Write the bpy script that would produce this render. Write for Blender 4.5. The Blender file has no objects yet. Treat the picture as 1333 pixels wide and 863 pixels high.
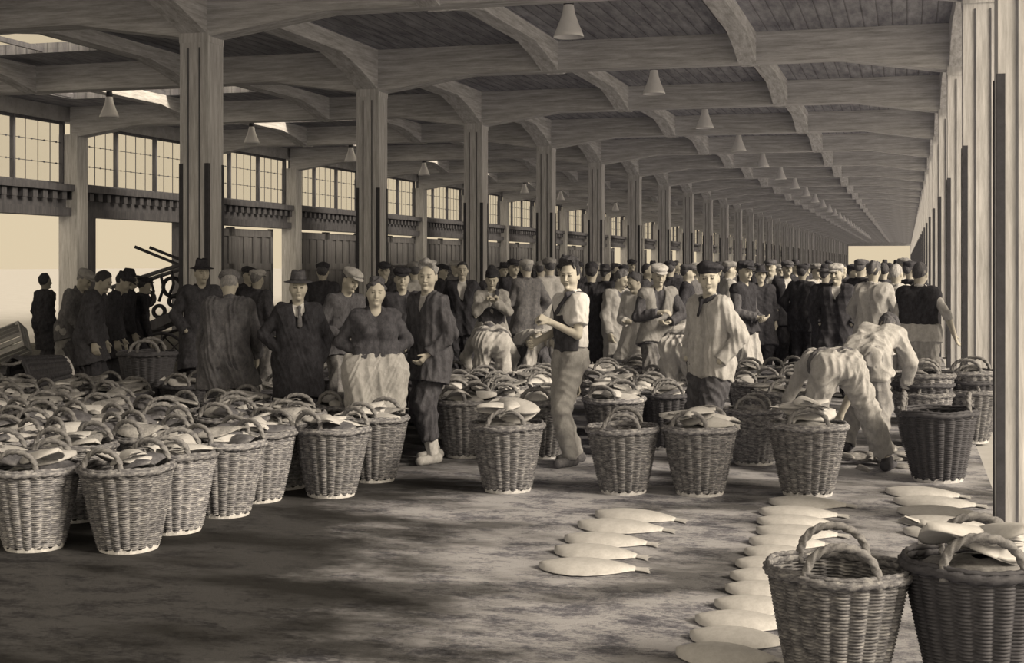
import bpy, math, random
import numpy as np
from mathutils import Vector, Matrix
random.seed(7); rng = np.random.default_rng(7)
SC = bpy.context.scene
COL = SC.collection
PI = math.pi
# ---------------------------------------------------------------- camera frame: eye 1.69 m, hall axis = +Y
F, EY, EH, CX = 1766.0, 343.0, 1.69, 666.5
AZ = math.atan2(1180 - CX, F)
SA, CA = math.sin(AZ), math.cos(AZ)
def at(px, d):
    u = (px - CX) / F
    return d * (-SA + u * CA), d * (CA + u * SA)
def fd(py): return F * EH / (py - EY)
def on_floor(px, py): return at(px, fd(py))
def A(*v): return np.array(v, dtype=float)

# ---------------------------------------------------------------- materials
MATS = {}
def new_mat(name):
    m = bpy.data.materials.new(name); m.use_nodes = True
    nt = m.node_tree; nt.nodes.clear()
    out = nt.nodes.new('ShaderNodeOutputMaterial')
    b = nt.nodes.new('ShaderNodeBsdfPrincipled')
    nt.links.new(b.outputs[0], out.inputs[0])
    return m, nt, b
def tint(v):
    t = max(0., min(1., (.3 - v) / .25))
    return (v, v * (1.01 + .02 * t), v * (1.08 + .25 * t), 1)
def noise(nt, scale, detail=4, vec=None, rough=.6):
    n = nt.nodes.new('ShaderNodeTexNoise'); n.inputs['Scale'].default_value = scale
    n.inputs['Detail'].default_value = detail; n.inputs['Roughness'].default_value = rough
    if vec is not None: nt.links.new(vec, n.inputs['Vector'])
    return n
def coords(nt, scale=(1, 1, 1), kind='Object'):
    tc = nt.nodes.new('ShaderNodeTexCoord'); mp = nt.nodes.new('ShaderNodeMapping')
    mp.inputs['Scale'].default_value = scale
    nt.links.new(tc.outputs[kind], mp.inputs['Vector'])
    return mp.outputs['Vector']
def ramp(nt, fac, stops):
    r = nt.nodes.new('ShaderNodeValToRGB'); e = r.color_ramp.elements
    while len(e) < len(stops): e.new(.5)
    for k, (p, v) in enumerate(stops): e[k].position = p; e[k].color = tint(v)
    nt.links.new(fac, r.inputs[0]); return r
def bump(nt, b, h, strength=.5, dist=.01):
    bp = nt.nodes.new('ShaderNodeBump'); bp.inputs['Strength'].default_value = strength
    bp.inputs['Distance'].default_value = dist
    nt.links.new(h, bp.inputs['Height']); nt.links.new(bp.outputs[0], b.inputs['Normal'])
def mottled(name, v, var=.35, scale=(6, 6, 6), rough=.85, bstr=.4, bdist=.01, detail=6, spec=.3, kind='Object', lo=.3, hi=.7):
    if name in MATS: return MATS[name]
    m, nt, b = new_mat(name)
    n = noise(nt, 1.0, detail + 3, coords(nt, scale, kind), .78)
    r = ramp(nt, n.outputs[0], [(lo, v * (1 - var)), (hi, min(.9, v * (1 + var)))])
    nt.links.new(r.outputs[0], b.inputs['Base Color'])
    b.inputs['Roughness'].default_value = rough; b.inputs['Specular IOR Level'].default_value = spec
    if bstr: bump(nt, b, n.outputs[0], bstr, bdist)
    MATS[name] = m; return m
def cloth(v):
    return mottled('cloth_%03d' % round(v * 100), v, .5 if v < .25 else .24, (26, 26, 16), .95, .8, .02, spec=.1)
CONC = mottled('column_concrete', .66, .36, (22, 22, 1.6), .9, .35, .006, spec=.15)
BEAMX = mottled('beam_concrete_across', .66, .5, (1.4, 14, 18), .9, .35, .006, spec=.15)
BEAMY = mottled('beam_concrete_along', .68, .5, (14, 1.4, 18), .9, .35, .006, spec=.15)
WALLM = mottled('wall_plaster', .5, .3, (3, 3, 3), .9, .3, .006)
DARKW = mottled('dark_timber', .13, .45, (9, 9, 1.2), .8, .5, .008)
MIDW = mottled('gate_timber', .20, .4, (9, 9, 1.2), .8, .5, .008)
IRON = mottled('dark_iron', .06, .3, (10, 10, 10), .6, .3, .004)
FISHW = mottled('fish_belly', .5, .2, (14, 14, 14), .5, .25, .004, spec=.4)
FISHD = mottled('fish_back', .12, .6, (22, 22, 22), .45, .3, .004, spec=.5)
FISHM = mottled('fish_heap', .24, .9, (9, 9, 9), .45, .5, .01, spec=.5)
ENAMEL = mottled('white_enamel', .86, .08, (5, 5, 5), .35, 0, spec=.5)
ROPE = mottled('rope_handle', .20, .6, (40, 40, 40), .9, .5, .004)
FOOTM = mottled('basket_foot', .66, .2, (30, 30, 30), .9, .3, .004)
CRATEM = mottled('crate_wood', .14, .4, (8, 30, 30), .85, .4, .004)
PALEW = mottled('pale_wood', .5, .3, (8, 30, 30), .85, .4, .004)
def wicker_mat():
    m, nt, b = new_mat('wicker')
    n = noise(nt, 1, 5, coords(nt, (22, 22, 60)), .7)
    oi = nt.nodes.new('ShaderNodeObjectInfo')
    r = ramp(nt, n.outputs[0], [(.30, .05), (.5, .20), (.70, .46)])
    mr = nt.nodes.new('ShaderNodeMapRange')
    mr.inputs['To Min'].default_value = .6; mr.inputs['To Max'].default_value = 1.15
    nt.links.new(oi.outputs['Random'], mr.inputs[0])
    mx = nt.nodes.new('ShaderNodeMix'); mx.data_type = 'RGBA'; mx.blend_type = 'MULTIPLY'
    mx.inputs[0].default_value = 1
    nt.links.new(r.outputs[0], mx.inputs['A']); nt.links.new(mr.outputs[0], mx.inputs['B'])
    nt.links.new(mx.outputs['Result'], b.inputs['Base Color'])
    b.inputs['Roughness'].default_value = .75; b.inputs['Specular IOR Level'].default_value = .25
    return m
WICK = wicker_mat()
DWICK = mottled('dark_wet_wicker', .07, .5, (22, 22, 60), .7, 0, spec=.3)
def skin_mat():
    m, nt, b = new_mat('skin')
    a = nt.nodes.new('ShaderNodeAttribute'); a.attribute_name = 'Col'
    nt.links.new(a.outputs['Color'], b.inputs['Base Color'])
    b.inputs['Roughness'].default_value = .6; b.inputs['Specular IOR Level'].default_value = .3
    return m
SKIN = skin_mat()
def hair_mat(v):
    return mottled('hair_%02d' % round(v * 100), v, .5, (60, 60, 25), .7, .9, .01)
def glass_mat():
    m = bpy.data.materials.new('window_glass'); m.use_nodes = True
    nt = m.node_tree; nt.nodes.clear()
    o = nt.nodes.new('ShaderNodeOutputMaterial'); mx = nt.nodes.new('ShaderNodeMixShader')
    t = nt.nodes.new('ShaderNodeBsdfTransparent'); g = nt.nodes.new('ShaderNodeBsdfGlossy')
    t.inputs[0].default_value = (.95, .95, .95, 1); g.inputs['Roughness'].default_value = .1
    mx.inputs[0].default_value = .05
    nt.links.new(t.outputs[0], mx.inputs[1]); nt.links.new(g.outputs[0], mx.inputs[2]); nt.links.new(mx.outputs[0], o.inputs[0])
    return m
GLASS = glass_mat()
def floor_mat():
    m, nt, b = new_mat('wet_stone_floor')
    v = coords(nt, (1, 1, 1))
    big = noise(nt, .35, 3, v)
    mid = noise(nt, 1, 7, coords(nt, (3.0, 4.6, 1)), .75)
    fine = noise(nt, 1, 8, coords(nt, (30, 42, 1)), .85)
    add = nt.nodes.new('ShaderNodeMath'); add.operation = 'MULTIPLY_ADD'
    nt.links.new(fine.outputs[0], add.inputs[0]); add.inputs[1].default_value = .6
    nt.links.new(mid.outputs[0], add.inputs[2])
    pud = ramp(nt, noise(nt, 1, 5, coords(nt, (.55, 1.1, 1)), .6).outputs[0], [(.40, .30), (.52, 1.0)])
    sub = nt.nodes.new('ShaderNodeMath'); sub.operation = 'MULTIPLY_ADD'
    nt.links.new(big.outputs[0], sub.inputs[0]); sub.inputs[1].default_value = .35
    nt.links.new(add.outputs[0], sub.inputs[2])
    r = ramp(nt, sub.outputs[0], [(.68, .02), (.79, .08), (.88, .17), (1.02, .42)])
    mxp = nt.nodes.new('ShaderNodeMix'); mxp.data_type = 'RGBA'; mxp.blend_type = 'MULTIPLY'; mxp.inputs[0].default_value = 1
    nt.links.new(r.outputs[0], mxp.inputs['A']); nt.links.new(pud.outputs[0], mxp.inputs['B']); nt.links.new(mxp.outputs['Result'], b.inputs['Base Color'])
    # base colour darkened in an irregular patch over the left part of the floor
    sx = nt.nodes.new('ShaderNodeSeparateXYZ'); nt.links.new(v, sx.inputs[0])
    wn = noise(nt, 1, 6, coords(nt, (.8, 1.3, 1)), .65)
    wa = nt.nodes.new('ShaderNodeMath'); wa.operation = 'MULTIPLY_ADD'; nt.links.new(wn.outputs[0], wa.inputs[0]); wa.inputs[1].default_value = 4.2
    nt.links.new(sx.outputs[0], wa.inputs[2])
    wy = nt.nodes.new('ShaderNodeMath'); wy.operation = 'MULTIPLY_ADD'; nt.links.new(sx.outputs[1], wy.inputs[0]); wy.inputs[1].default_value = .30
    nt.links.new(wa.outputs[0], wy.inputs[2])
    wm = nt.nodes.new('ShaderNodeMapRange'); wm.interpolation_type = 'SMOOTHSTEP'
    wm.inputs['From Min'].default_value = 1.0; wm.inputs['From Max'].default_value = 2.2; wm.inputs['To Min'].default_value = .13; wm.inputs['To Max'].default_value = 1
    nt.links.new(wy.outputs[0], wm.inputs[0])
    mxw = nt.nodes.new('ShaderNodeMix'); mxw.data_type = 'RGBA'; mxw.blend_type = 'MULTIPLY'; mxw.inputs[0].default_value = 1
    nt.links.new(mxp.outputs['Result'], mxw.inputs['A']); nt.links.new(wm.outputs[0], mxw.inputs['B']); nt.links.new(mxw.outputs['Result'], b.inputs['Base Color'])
    rr = nt.nodes.new('ShaderNodeMapRange')
    rr.inputs['From Min'].default_value = .55; rr.inputs['From Max'].default_value = .9
    rr.inputs['To Min'].default_value = .38; rr.inputs['To Max'].default_value = .8
    nt.links.new(sub.outputs[0], rr.inputs[0]); nt.links.new(rr.outputs[0], b.inputs['Roughness'])
    b.inputs['Specular IOR Level'].default_value = .25
    bump(nt, b, sub.outputs[0], .7, .02)
    return m
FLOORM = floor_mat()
def ceil_mat():
    m, nt, b = new_mat('boarded_ceiling')
    w = nt.nodes.new('ShaderNodeTexWave'); w.wave_type = 'BANDS'; w.bands_direction = 'X'; w.wave_profile = 'SAW'
    w.inputs['Scale'].default_value = 1.6; w.inputs['Distortion'].default_value = .25; w.inputs['Detail'].default_value = 2
    nt.links.new(coords(nt), w.inputs['Vector'])
    n = noise(nt, 1, 5, coords(nt, (7, 1.2, 1)), .7)
    mm = nt.nodes.new('ShaderNodeMath'); mm.operation = 'MULTIPLY'
    r1 = ramp(nt, w.outputs[0], [(.0, .35), (.14, 1.0)])
    r2 = ramp(nt, n.outputs[0], [(.3, .16), (.7, .48)])
    mx = nt.nodes.new('ShaderNodeMix'); mx.data_type = 'RGBA'; mx.blend_type = 'MULTIPLY'; mx.inputs[0].default_value = 1
    nt.links.new(r1.outputs[0], mx.inputs['A']); nt.links.new(r2.outputs[0], mx.inputs['B'])
    nt.links.new(mx.outputs['Result'], b.inputs['Base Color']); b.inputs['Roughness'].default_value = .9
    bump(nt, b, w.outputs[0], .5, .02)
    return m
CEILM = ceil_mat()
GROUNDM = mottled('outdoor_paving', .45, .12, (1.5, 1.5, 1), .9, .2, .01)

# ---------------------------------------------------------------- mesh helpers
def mk(name, V, Fs, mat=None, parent=None, smooth=True, col=None):
    """V (n,3) array, Fs list of (m,k) arrays"""
    me = bpy.data.meshes.new(name)
    V = np.asarray(V, dtype=np.float32)
    Fs = [np.asarray(f, dtype=np.int32) for f in Fs if len(f)]
    me.vertices.add(len(V)); me.vertices.foreach_set('co', V.ravel())
    nl = sum(f.size for f in Fs); npoly = sum(len(f) for f in Fs)
    me.loops.add(nl); me.polygons.add(npoly)
    me.loops.foreach_set('vertex_index', np.concatenate([f.ravel() for f in Fs]))
    tot = np.concatenate([np.full(len(f), f.shape[1], np.int32) for f in Fs])
    st = np.concatenate([[0], np.cumsum(tot)[:-1]]).astype(np.int32)
    me.polygons.foreach_set('loop_start', st)
    me.polygons.foreach_set('loop_total', tot)
    me.polygons.foreach_set('use_smooth', np.full(npoly, smooth))
    me.update(calc_edges=True)
    if col is not None:
        a = me.attributes.new('Col', 'FLOAT_COLOR', 'POINT')
        c4 = np.ones((len(V), 4), np.float32); c4[:, :3] = col
        a.data.foreach_set('color', c4.ravel())
    if mat: me.materials.append(mat)
    o = bpy.data.objects.new(name, me); COL.objects.link(o)
    if parent: o.parent = parent
    return o
class MB:
    def __init__(s): s.v = []; s.f4 = []; s.f3 = []
    def add(s, V, f4=(), f3=()):
        b = len(s.v)
        s.v.extend([tuple(p) for p in V]); s.f4.extend([tuple(i + b for i in f) for f in f4]); s.f3.extend([tuple(i + b for i in f) for f in f3])
    def box(s, lo, hi, M=None):
        x0, y0, z0 = lo; x1, y1, z1 = hi
        V = [(x0, y0, z0), (x1, y0, z0), (x1, y1, z0), (x0, y1, z0), (x0, y0, z1), (x1, y0, z1), (x1, y1, z1), (x0, y1, z1)]
        if M is not None: V = [tuple(M @ Vector(p)) for p in V]
        s.add(V, [(0, 3, 2, 1), (4, 5, 6, 7), (0, 1, 5, 4), (1, 2, 6, 5), (2, 3, 7, 6), (3, 0, 4, 7)])
    def tube(s, pts, r, n=8, closed=False, lobes=0, twist=0, amp=.3, caps=True):
        pts = [A(*p) for p in pts]; m = len(pts)
        rs = r if hasattr(r, '__len__') else [r] * m
        V = []; up = A(0, 0, 1.)
        prev = None; L = 0
        for i in range(m):
            if closed: t = pts[(i + 1) % m] - pts[i - 1]
            else: t = pts[min(i + 1, m - 1)] - pts[max(i - 1, 0)]
            t /= np.linalg.norm(t) + 1e-9
            if prev is None:
                a = np.cross(t, up)
                if np.linalg.norm(a) < .1: a = np.cross(t, A(1, 0, 0))
            else: a = prev - t * prev.dot(t)
            a /= np.linalg.norm(a) + 1e-9; prev = a; b = np.cross(t, a)
            if i: L += np.linalg.norm(pts[i] - pts[i - 1])
            for k in range(n):
                th = 2 * PI * k / n
                rr = rs[i] * (1 + (amp * math.cos(lobes * (th + twist * L)) if lobes else 0))
                V.append(pts[i] + rr * (math.cos(th) * a + math.sin(th) * b))
        f4 = []
        for i in range(m if closed else m - 1):
            j = (i + 1) % m
            for k in range(n):
                f4.append((i * n + k, i * n + (k + 1) % n, j * n + (k + 1) % n, j * n + k))
        s.add(V, f4)
        if caps and not closed:
            b = len(s.v); s.v.append(tuple(pts[0])); s.v.append(tuple(pts[-1]))
            o = b - m * n
            for k in range(n):
                s.f3.append((b, o + (k + 1) % n, o + k)); s.f3.append((b + 1, o + (m - 1) * n + k, o + (m - 1) * n + (k + 1) % n))
    def lathe(s, prof, n=32, c=(0, 0, 0)):
        V = []
        for r, z in prof:
            for k in range(n):
                th = 2 * PI * k / n; V.append((c[0] + r * math.cos(th), c[1] + r * math.sin(th), c[2] + z))
        f4 = [(i * n + k, i * n + (k + 1) % n, (i + 1) * n + (k + 1) % n, (i + 1) * n + k) for i in range(len(prof) - 1) for k in range(n)]
        s.add(V, f4)
    def prism(s, poly, ax, a0, a1):
        """extrude a polygon (u,z) along axis ax ('x': poly in y,z ; 'y': poly in x,z)"""
        n = len(poly)
        V = [((a0, u, z) if ax == 'x' else (u, a0, z)) for u, z in poly] + [((a1, u, z) if ax == 'x' else (u, a1, z)) for u, z in poly]
        s.add(V, [(k, (k + 1) % n, n + (k + 1) % n, n + k) for k in range(n)])
        b = len(s.v)
        V2 = V; s.v.extend(V2)
        s.ng = getattr(s, 'ng', []); s.ng.append(tuple(range(b, b + n))[::-1]); s.ng.append(tuple(range(b + n, b + 2 * n)))
    def build(s, name, mat, parent=None, smooth=False):
        me = bpy.data.meshes.new(name)
        me.from_pydata(s.v, [], s.f4 + s.f3 + getattr(s, 'ng', []))
        me.polygons.foreach_set('use_smooth', [smooth] * len(me.polygons))
        me.update(); me.materials.append(mat)
        o = bpy.data.objects.new(name, me); COL.objects.link(o)
        if parent: o.parent = parent
        return o
def tag(o, label=None, cat=None, group=None, kind=None):
    if label: o['label'] = label
    if cat: o['category'] = cat
    if group: o['group'] = group
    if kind: o['kind'] = kind
    return o
def empty(name, loc=(0, 0, 0), rz=0):
    o = bpy.data.objects.new(name, None); o.empty_display_size = .1; COL.objects.link(o)
    o.location = loc; o.rotation_euler = (0, 0, rz); return o
def dup(o, parent=None):
    c = o.copy(); COL.objects.link(c); c.parent = parent
    for ch in list(KIDS(o)): dup(ch, c)
    return c
def KIDS(o): return o.children
ORD = ['first', 'second', 'third', 'fourth', 'fifth', 'sixth', 'seventh', 'eighth', 'ninth', 'tenth', 'eleventh', 'twelfth']

# ---------------------------------------------------------------- the hall
BAY, Y1 = 5.5, 14.67
XA, XR, XW = -8.46, .56, -17.6
NB = 34
YB = [Y1 + BAY * k for k in range(-2, NB)]
YE = YB[-1] + 4
def struct(o, label, cat='building'): return tag(o, label, cat, None, 'structure')
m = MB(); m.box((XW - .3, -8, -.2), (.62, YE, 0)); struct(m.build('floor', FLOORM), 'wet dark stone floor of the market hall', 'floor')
m = MB(); m.box((-260, -60, -.4), (260, 420, -.03)); struct(m.build('ground', GROUNDM), 'pale paving outside the hall', 'ground')
# ceiling in strips so the roof lights are real holes
m = MB()
Y0 = 2.2
ZC = 5.1
def slab(x0, x1, y0, y1): m.box((x0, y0, ZC), (x1, y1, ZC + .16))
slab(-12.4, 1.7, Y0, YE); slab(XW - .4, -16.6, Y0, YE)
for y in YB[:-1]:
    slab(-16.6, -12.4, y - .25, y + 1.0); slab(-16.6, -12.4, y + 4.3, y + BAY - .25)
slab(-16.6, -12.4, Y0, YB[0] - .25); slab(-16.6, -12.4, YB[-1] - .25, YE)
struct(m.build('ceiling', CEILM), 'boarded ceiling between the concrete beams', 'ceiling')
for k, y in enumerate(YB[:-1]):
    if k < 1: continue
    fr = MB()
    for i in range(5):
        x = -16.6 + 4.2 * i / 4; fr.box((x - .025, y + 1.0, ZC + .02), (x + .025, y + 4.3, ZC + .10))
    w = fr.build('window_%d' % (100 + k), DARKW); struct(w, 'roof light in the ceiling beside the window wall', 'window')
    p = MB(); p.box((-16.6, y + 1.0, ZC + .06), (-12.4, y + 4.3, ZC + .07)); p.build('pane', GLASS, w)
# columns
def column_mesh():
    root = empty('column')
    c = MB(); c.box((-.19, -.19, 0), (.19, .19, 4.42)); c.box((-.197, -.197, 4.36), (.197, .197, 4.5))
    g = MB()
    for gx in (-1, 1): g.box((gx * .075 - .008, -.197, 0), (gx * .075 + .008, -.188, 4.3))
    c.build('shaft', CONC, root)
    g.build('groove_strip', DARKW, root)
    for sx in (-1, 1):
        for sy in (-1, 1):
            a = MB(); a.box((sx * .172 - .026, sy * .172 - .026, 0), (sx * .172 + .026, sy * .172 + .026, 2.9)); a.build('corner_guard', IRON, root)
    return root
col0 = column_mesh(); first = True
def put_column(x, y, label, group):
    global first
    c = col0 if first else dup(col0); first = False
    c.location = (x, y, 0); struct(c, label, 'column'); c['group'] = group
for k, y in enumerate(YB):
    if k >= 1:
        put_column(XA + .19, y + .19, 'square concrete column, %s of the middle row counted from the front' % (ORD[k - 1] if k <= 12 else 'far one'), 'middle row of columns')
    if k >= 1: put_column(XR + .19, y + .19, 'square concrete column of the open side row, %s from the front' % (ORD[k - 1] if k < 13 else 'far one'), 'open side row of columns')
# cross beams with haunched ends, one per bay and aisle
def haunch(x0, x1, zt, zm, ze, hl):
    return [(x0, zt), (x0, ze), (x0 + .05, ze), (x0 + hl, zm), (x1 - hl, zm), (x1 - .05, ze), (x1, ze), (x1, zt)]
bm_r = MB(); bm_r.prism(haunch(XA + .3, XR + .1, 5.1, 4.66, 4.43, 1.6), 'y', -.17, .17)
b0 = bm_r.build('cross_beam', BEAMX); b0r = b0
bm_l = MB(); bm_l.prism(haunch(XW + .1, XA + .1, 5.1, 4.66, 4.43, 1.6), 'y', -.17, .17)
b0l = bm_l.build('cross_beam', BEAMX)
for k, y in enumerate(YB):
    for b, nm in ((b0r, 'open side aisle'), (b0l, 'window side aisle')):
        o = b if k == 0 else dup(b)
        o.location = (0, y + .19, 0); struct(o, 'concrete beam across the %s, %s from the front' % (nm, ORD[k] if k < 12 else 'far one'), 'beam'); o['group'] = 'beams across the ' + nm
# longitudinal beams
def long_beam(xc, w, zm, ze, hl, label):
    m = MB()
    for y in YB[:-1]:
        a, b = y + .34, y + BAY + .04
        m.prism([(a, ZC), (a, ze), (a + hl * .5, ze + (zm - ze) * .6), (a + hl, zm), (b - hl, zm), (b - hl * .5, ze + (zm - ze) * .6), (b, ze), (b, ZC)], 'x', xc - w / 2, xc + w / 2)
    struct(m.build('longitudinal_beam', BEAMY), label, 'beam')
XT = (XR - XA) / 3
long_beam(XA + .19, .34, 4.86, 4.46, 1.5, 'concrete beam along the top of the middle column row')
long_beam(XA + .19 + XT, .26, 4.9, 4.64, 1.4, 'concrete beam along the open aisle, nearer the middle columns')
long_beam(XA + .19 + 2 * XT, .26, 4.9, 4.64, 1.4, 'concrete beam along the open aisle, nearer the open side')
long_beam(XR + .19, .34, 4.86, 4.46, 1.5, 'concrete beam along the top of the open side columns')
XL = (XA - XW) / 3
long_beam(XW + XL, .26, 4.9, 4.64, 1.4, 'concrete beam along the window aisle, nearer the windows')
long_beam(XW + 2 * XL, .26, 4.9, 4.64, 1.4, 'concrete beam along the window aisle, nearer the middle columns')
# left wall: pilasters, frieze, windows, sliding gates
m = MB(); m.box((XW - .25, Y0, 4.78), (XW, YE, ZC))
struct(m.build('wall_left', WALLM), 'wall strip above the high windows', 'wall')
m = MB()
m.box((XW - .25, Y0, 2.72), (XW + .02, YE, 3.38)); m.box((XW, Y0, 3.26), (XW + .24, YE, 3.40)); m.box((XW, Y0, 2.72), (XW + .16, YE, 2.9))
y = Y0
while y < 110:
    m.box((XW, y, 3.08), (XW + .17, y + .16, 3.25)); y += .34
struct(m.build('trim_1', DARKW), 'dark dentilled rail running above the gates', 'trim')
pm = MB(); pm.box((-.16, -.2, 0), (.3, .2, 4.5)); pil = pm.build('pilaster', CONC)
gm = MB(); gm.box((-.2, -.17, 0), (.22, .17, 2.72)); gua = None
for k, y in enumerate(YB):
    o = pil if k == 0 else dup(pil)
    o.location = (XW, y + .19, 0); struct(o, 'concrete pilaster on the window wall, %s from the front' % (ORD[k] if k < 12 else 'far one'), 'pilaster'); o['group'] = 'pilasters of the window wall'
def window_frame():
    f = MB(); y0, y1, z0, z1 = .2, 5.3, 3.4, 4.78
    f.box((-.12, y0, z0), (-.04, y1, z0 + .06)); f.box((-.12, y0, z1 - .06), (-.04, y1, z1))
    L = (y1 - y0) / 3
    for i in range(4):
        y = y0 + L * i; f.box((-.13, y - .032, z0), (-.03, y + .032, z1))
    for i in range(3):
        for j in range(1, 4):
            y = y0 + L * i + L * j / 4; f.box((-.09, y - .006, z0), (-.075, y + .006, z1))
    for j in (1, 2):
        z = z0 + (z1 - z0) * j / 3; f.box((-.09, y0, z - .006), (-.075, y1, z + .006))
        for i in range(12):
            y = y0 + L / 8 + i * L / 4; f.box((-.085, y - .018, z - .018), (-.07, y + .018, z + .018))
    return f
wf0 = None
for k, y in enumerate(YB[:-1]):
    if wf0 is None:
        wf0 = window_frame().build('window_1', DARKW); p = MB(); p.box((-.08, .2, 3.42), (-.075, 5.3, 4.76)); p.build('pane', GLASS, wf0); o = wf0
    else: o = dup(wf0); o.name = 'window_%d' % (k + 1)
    o.location = (XW, y + .19, 0); struct(o, 'high window of three many-paned lights, bay %s from the front' % (ORD[k] if k < 12 else 'far along'), 'window'); o['group'] = 'high windows'
def gate():
    f = MB(); W, H = 2.5, 2.68
    for y in (0, W - .16): f.box((-.05, y, .05), (.05, y + .16, H))
    for z in (.05, 1.5, H - .24): f.box((-.05, 0, z), (.05, W, z + .2))
    n = 8
    for i in range(n):
        a = .16 + (W - .32) * i / n; b = .16 + (W - .32) * (i + 1) / n
        f.box((-.03, a + .012, .1), (.005 if i % 2 else .04, b - .012, H - .1))
    return f
g0 = gate().build('door_1', MIDW); gi = 0; used = False
# (bay, leaves as offsets in the bay); bays 0..2 stand open at the front
plan = {}
for k in range(len(YB) - 1):
    if k in (0, 1, 2, 3, 4): plan[k] = []
    elif k == 5: plan[k] = [-.6, 1.92]
    elif k == 9 or k == 12: plan[k] = [.85, 2.8]
    elif k > 11 and k % 2: plan[k] = [2.8]
    elif k > 11: plan[k] = [.2]
    else: plan[k] = [.2, 2.75]
for k, ls in plan.items():
    for off in ls:
        o = g0 if not used else dup(g0); used = True; gi += 1
        o.name = 'door_%d' % gi
        o.location = (XW - .05, YB[k] + .19 + off, 0)
        struct(o, 'sliding timber gate of vertical boards, leaf %s along the window wall' % (ORD[gi - 1] if gi <= 12 else 'far'), 'door'); o['group'] = 'sliding gates'
gm2 = MB(); gm2.box((XW - .2, YB[4] + .4, 0), (XW + .2, YB[4] + .85, 2.72)); gm2.box((XW - .2, YB[5] - .7, 0), (XW + .2, YB[5] - .32, 2.72))
struct(gm2.build('trim_2', DARKW), 'dark timber jambs of the open gateways', 'trim')
# end wall with the bright opening
m = MB(); m.box((XW, YE, 4.2), (1.3, YE + .3, ZC + .2)); m.box((XW, YE, 0), (-8.0, YE + .3, 4.25)); m.box((.5, YE, 0), (1.3, YE + .3, 4.25))
struct(m.build('wall_back', WALLM), 'far end wall of the hall with a wide opening', 'wall')

# ---------------------------------------------------------------- lamps
def lamp_mesh():
    root = empty('pendant_lamp')
    s = MB(); s.lathe([(.045, .40), (.06, .36), (.075, .27), (.115, .16), (.16, .05), (.178, .0), (.172, .0), (.155, .05), (.11, .155), (.07, .26), (.0, .27)], 28); sh = s.build('lamp_shade', ENAMEL, root, True)
    c = MB(); c.lathe([(.0, .54), (.035, .53), (.05, .47), (.062, .41), (.058, .37), (0, .37)], 20); c.build('lamp_cap', IRON, root, True)
    r = MB(); r.tube([(0, 0, .5), (0, 0, .66), (0, 0, .8)], .014, 8); r.build('lamp_rod', IRON, root, True)
    b = MB(); b.lathe([(0, .02), (.03, .03), (.045, .075), (.04, .12), (.02, .2), (0, .2)], 16); b.build('bulb', ENAMEL, sh, True)
    return root
L0 = lamp_mesh(); lf = True
for k in range(1, 26):
    y = 15.2 + BAY * (k - 1)
    for x, nm in ((-3.74, 'open aisle'), (-13.7, 'window aisle')):
        if nm == 'window aisle' and (k == 1 or k > 10): continue
        o = L0 if lf else dup(L0); lf = False
        o.location = (x, y + (.6 if x < -9 else 0), 4.3)
        n = k if x > -9 else k - 1
        tag(o, 'white conical pendant lamp over the %s, %s' % (nm, (ORD[n - 1] + ' from the front') if n <= 12 else 'among the small far ones'), 'lamp', 'pendant lamps over the ' + nm)
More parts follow.
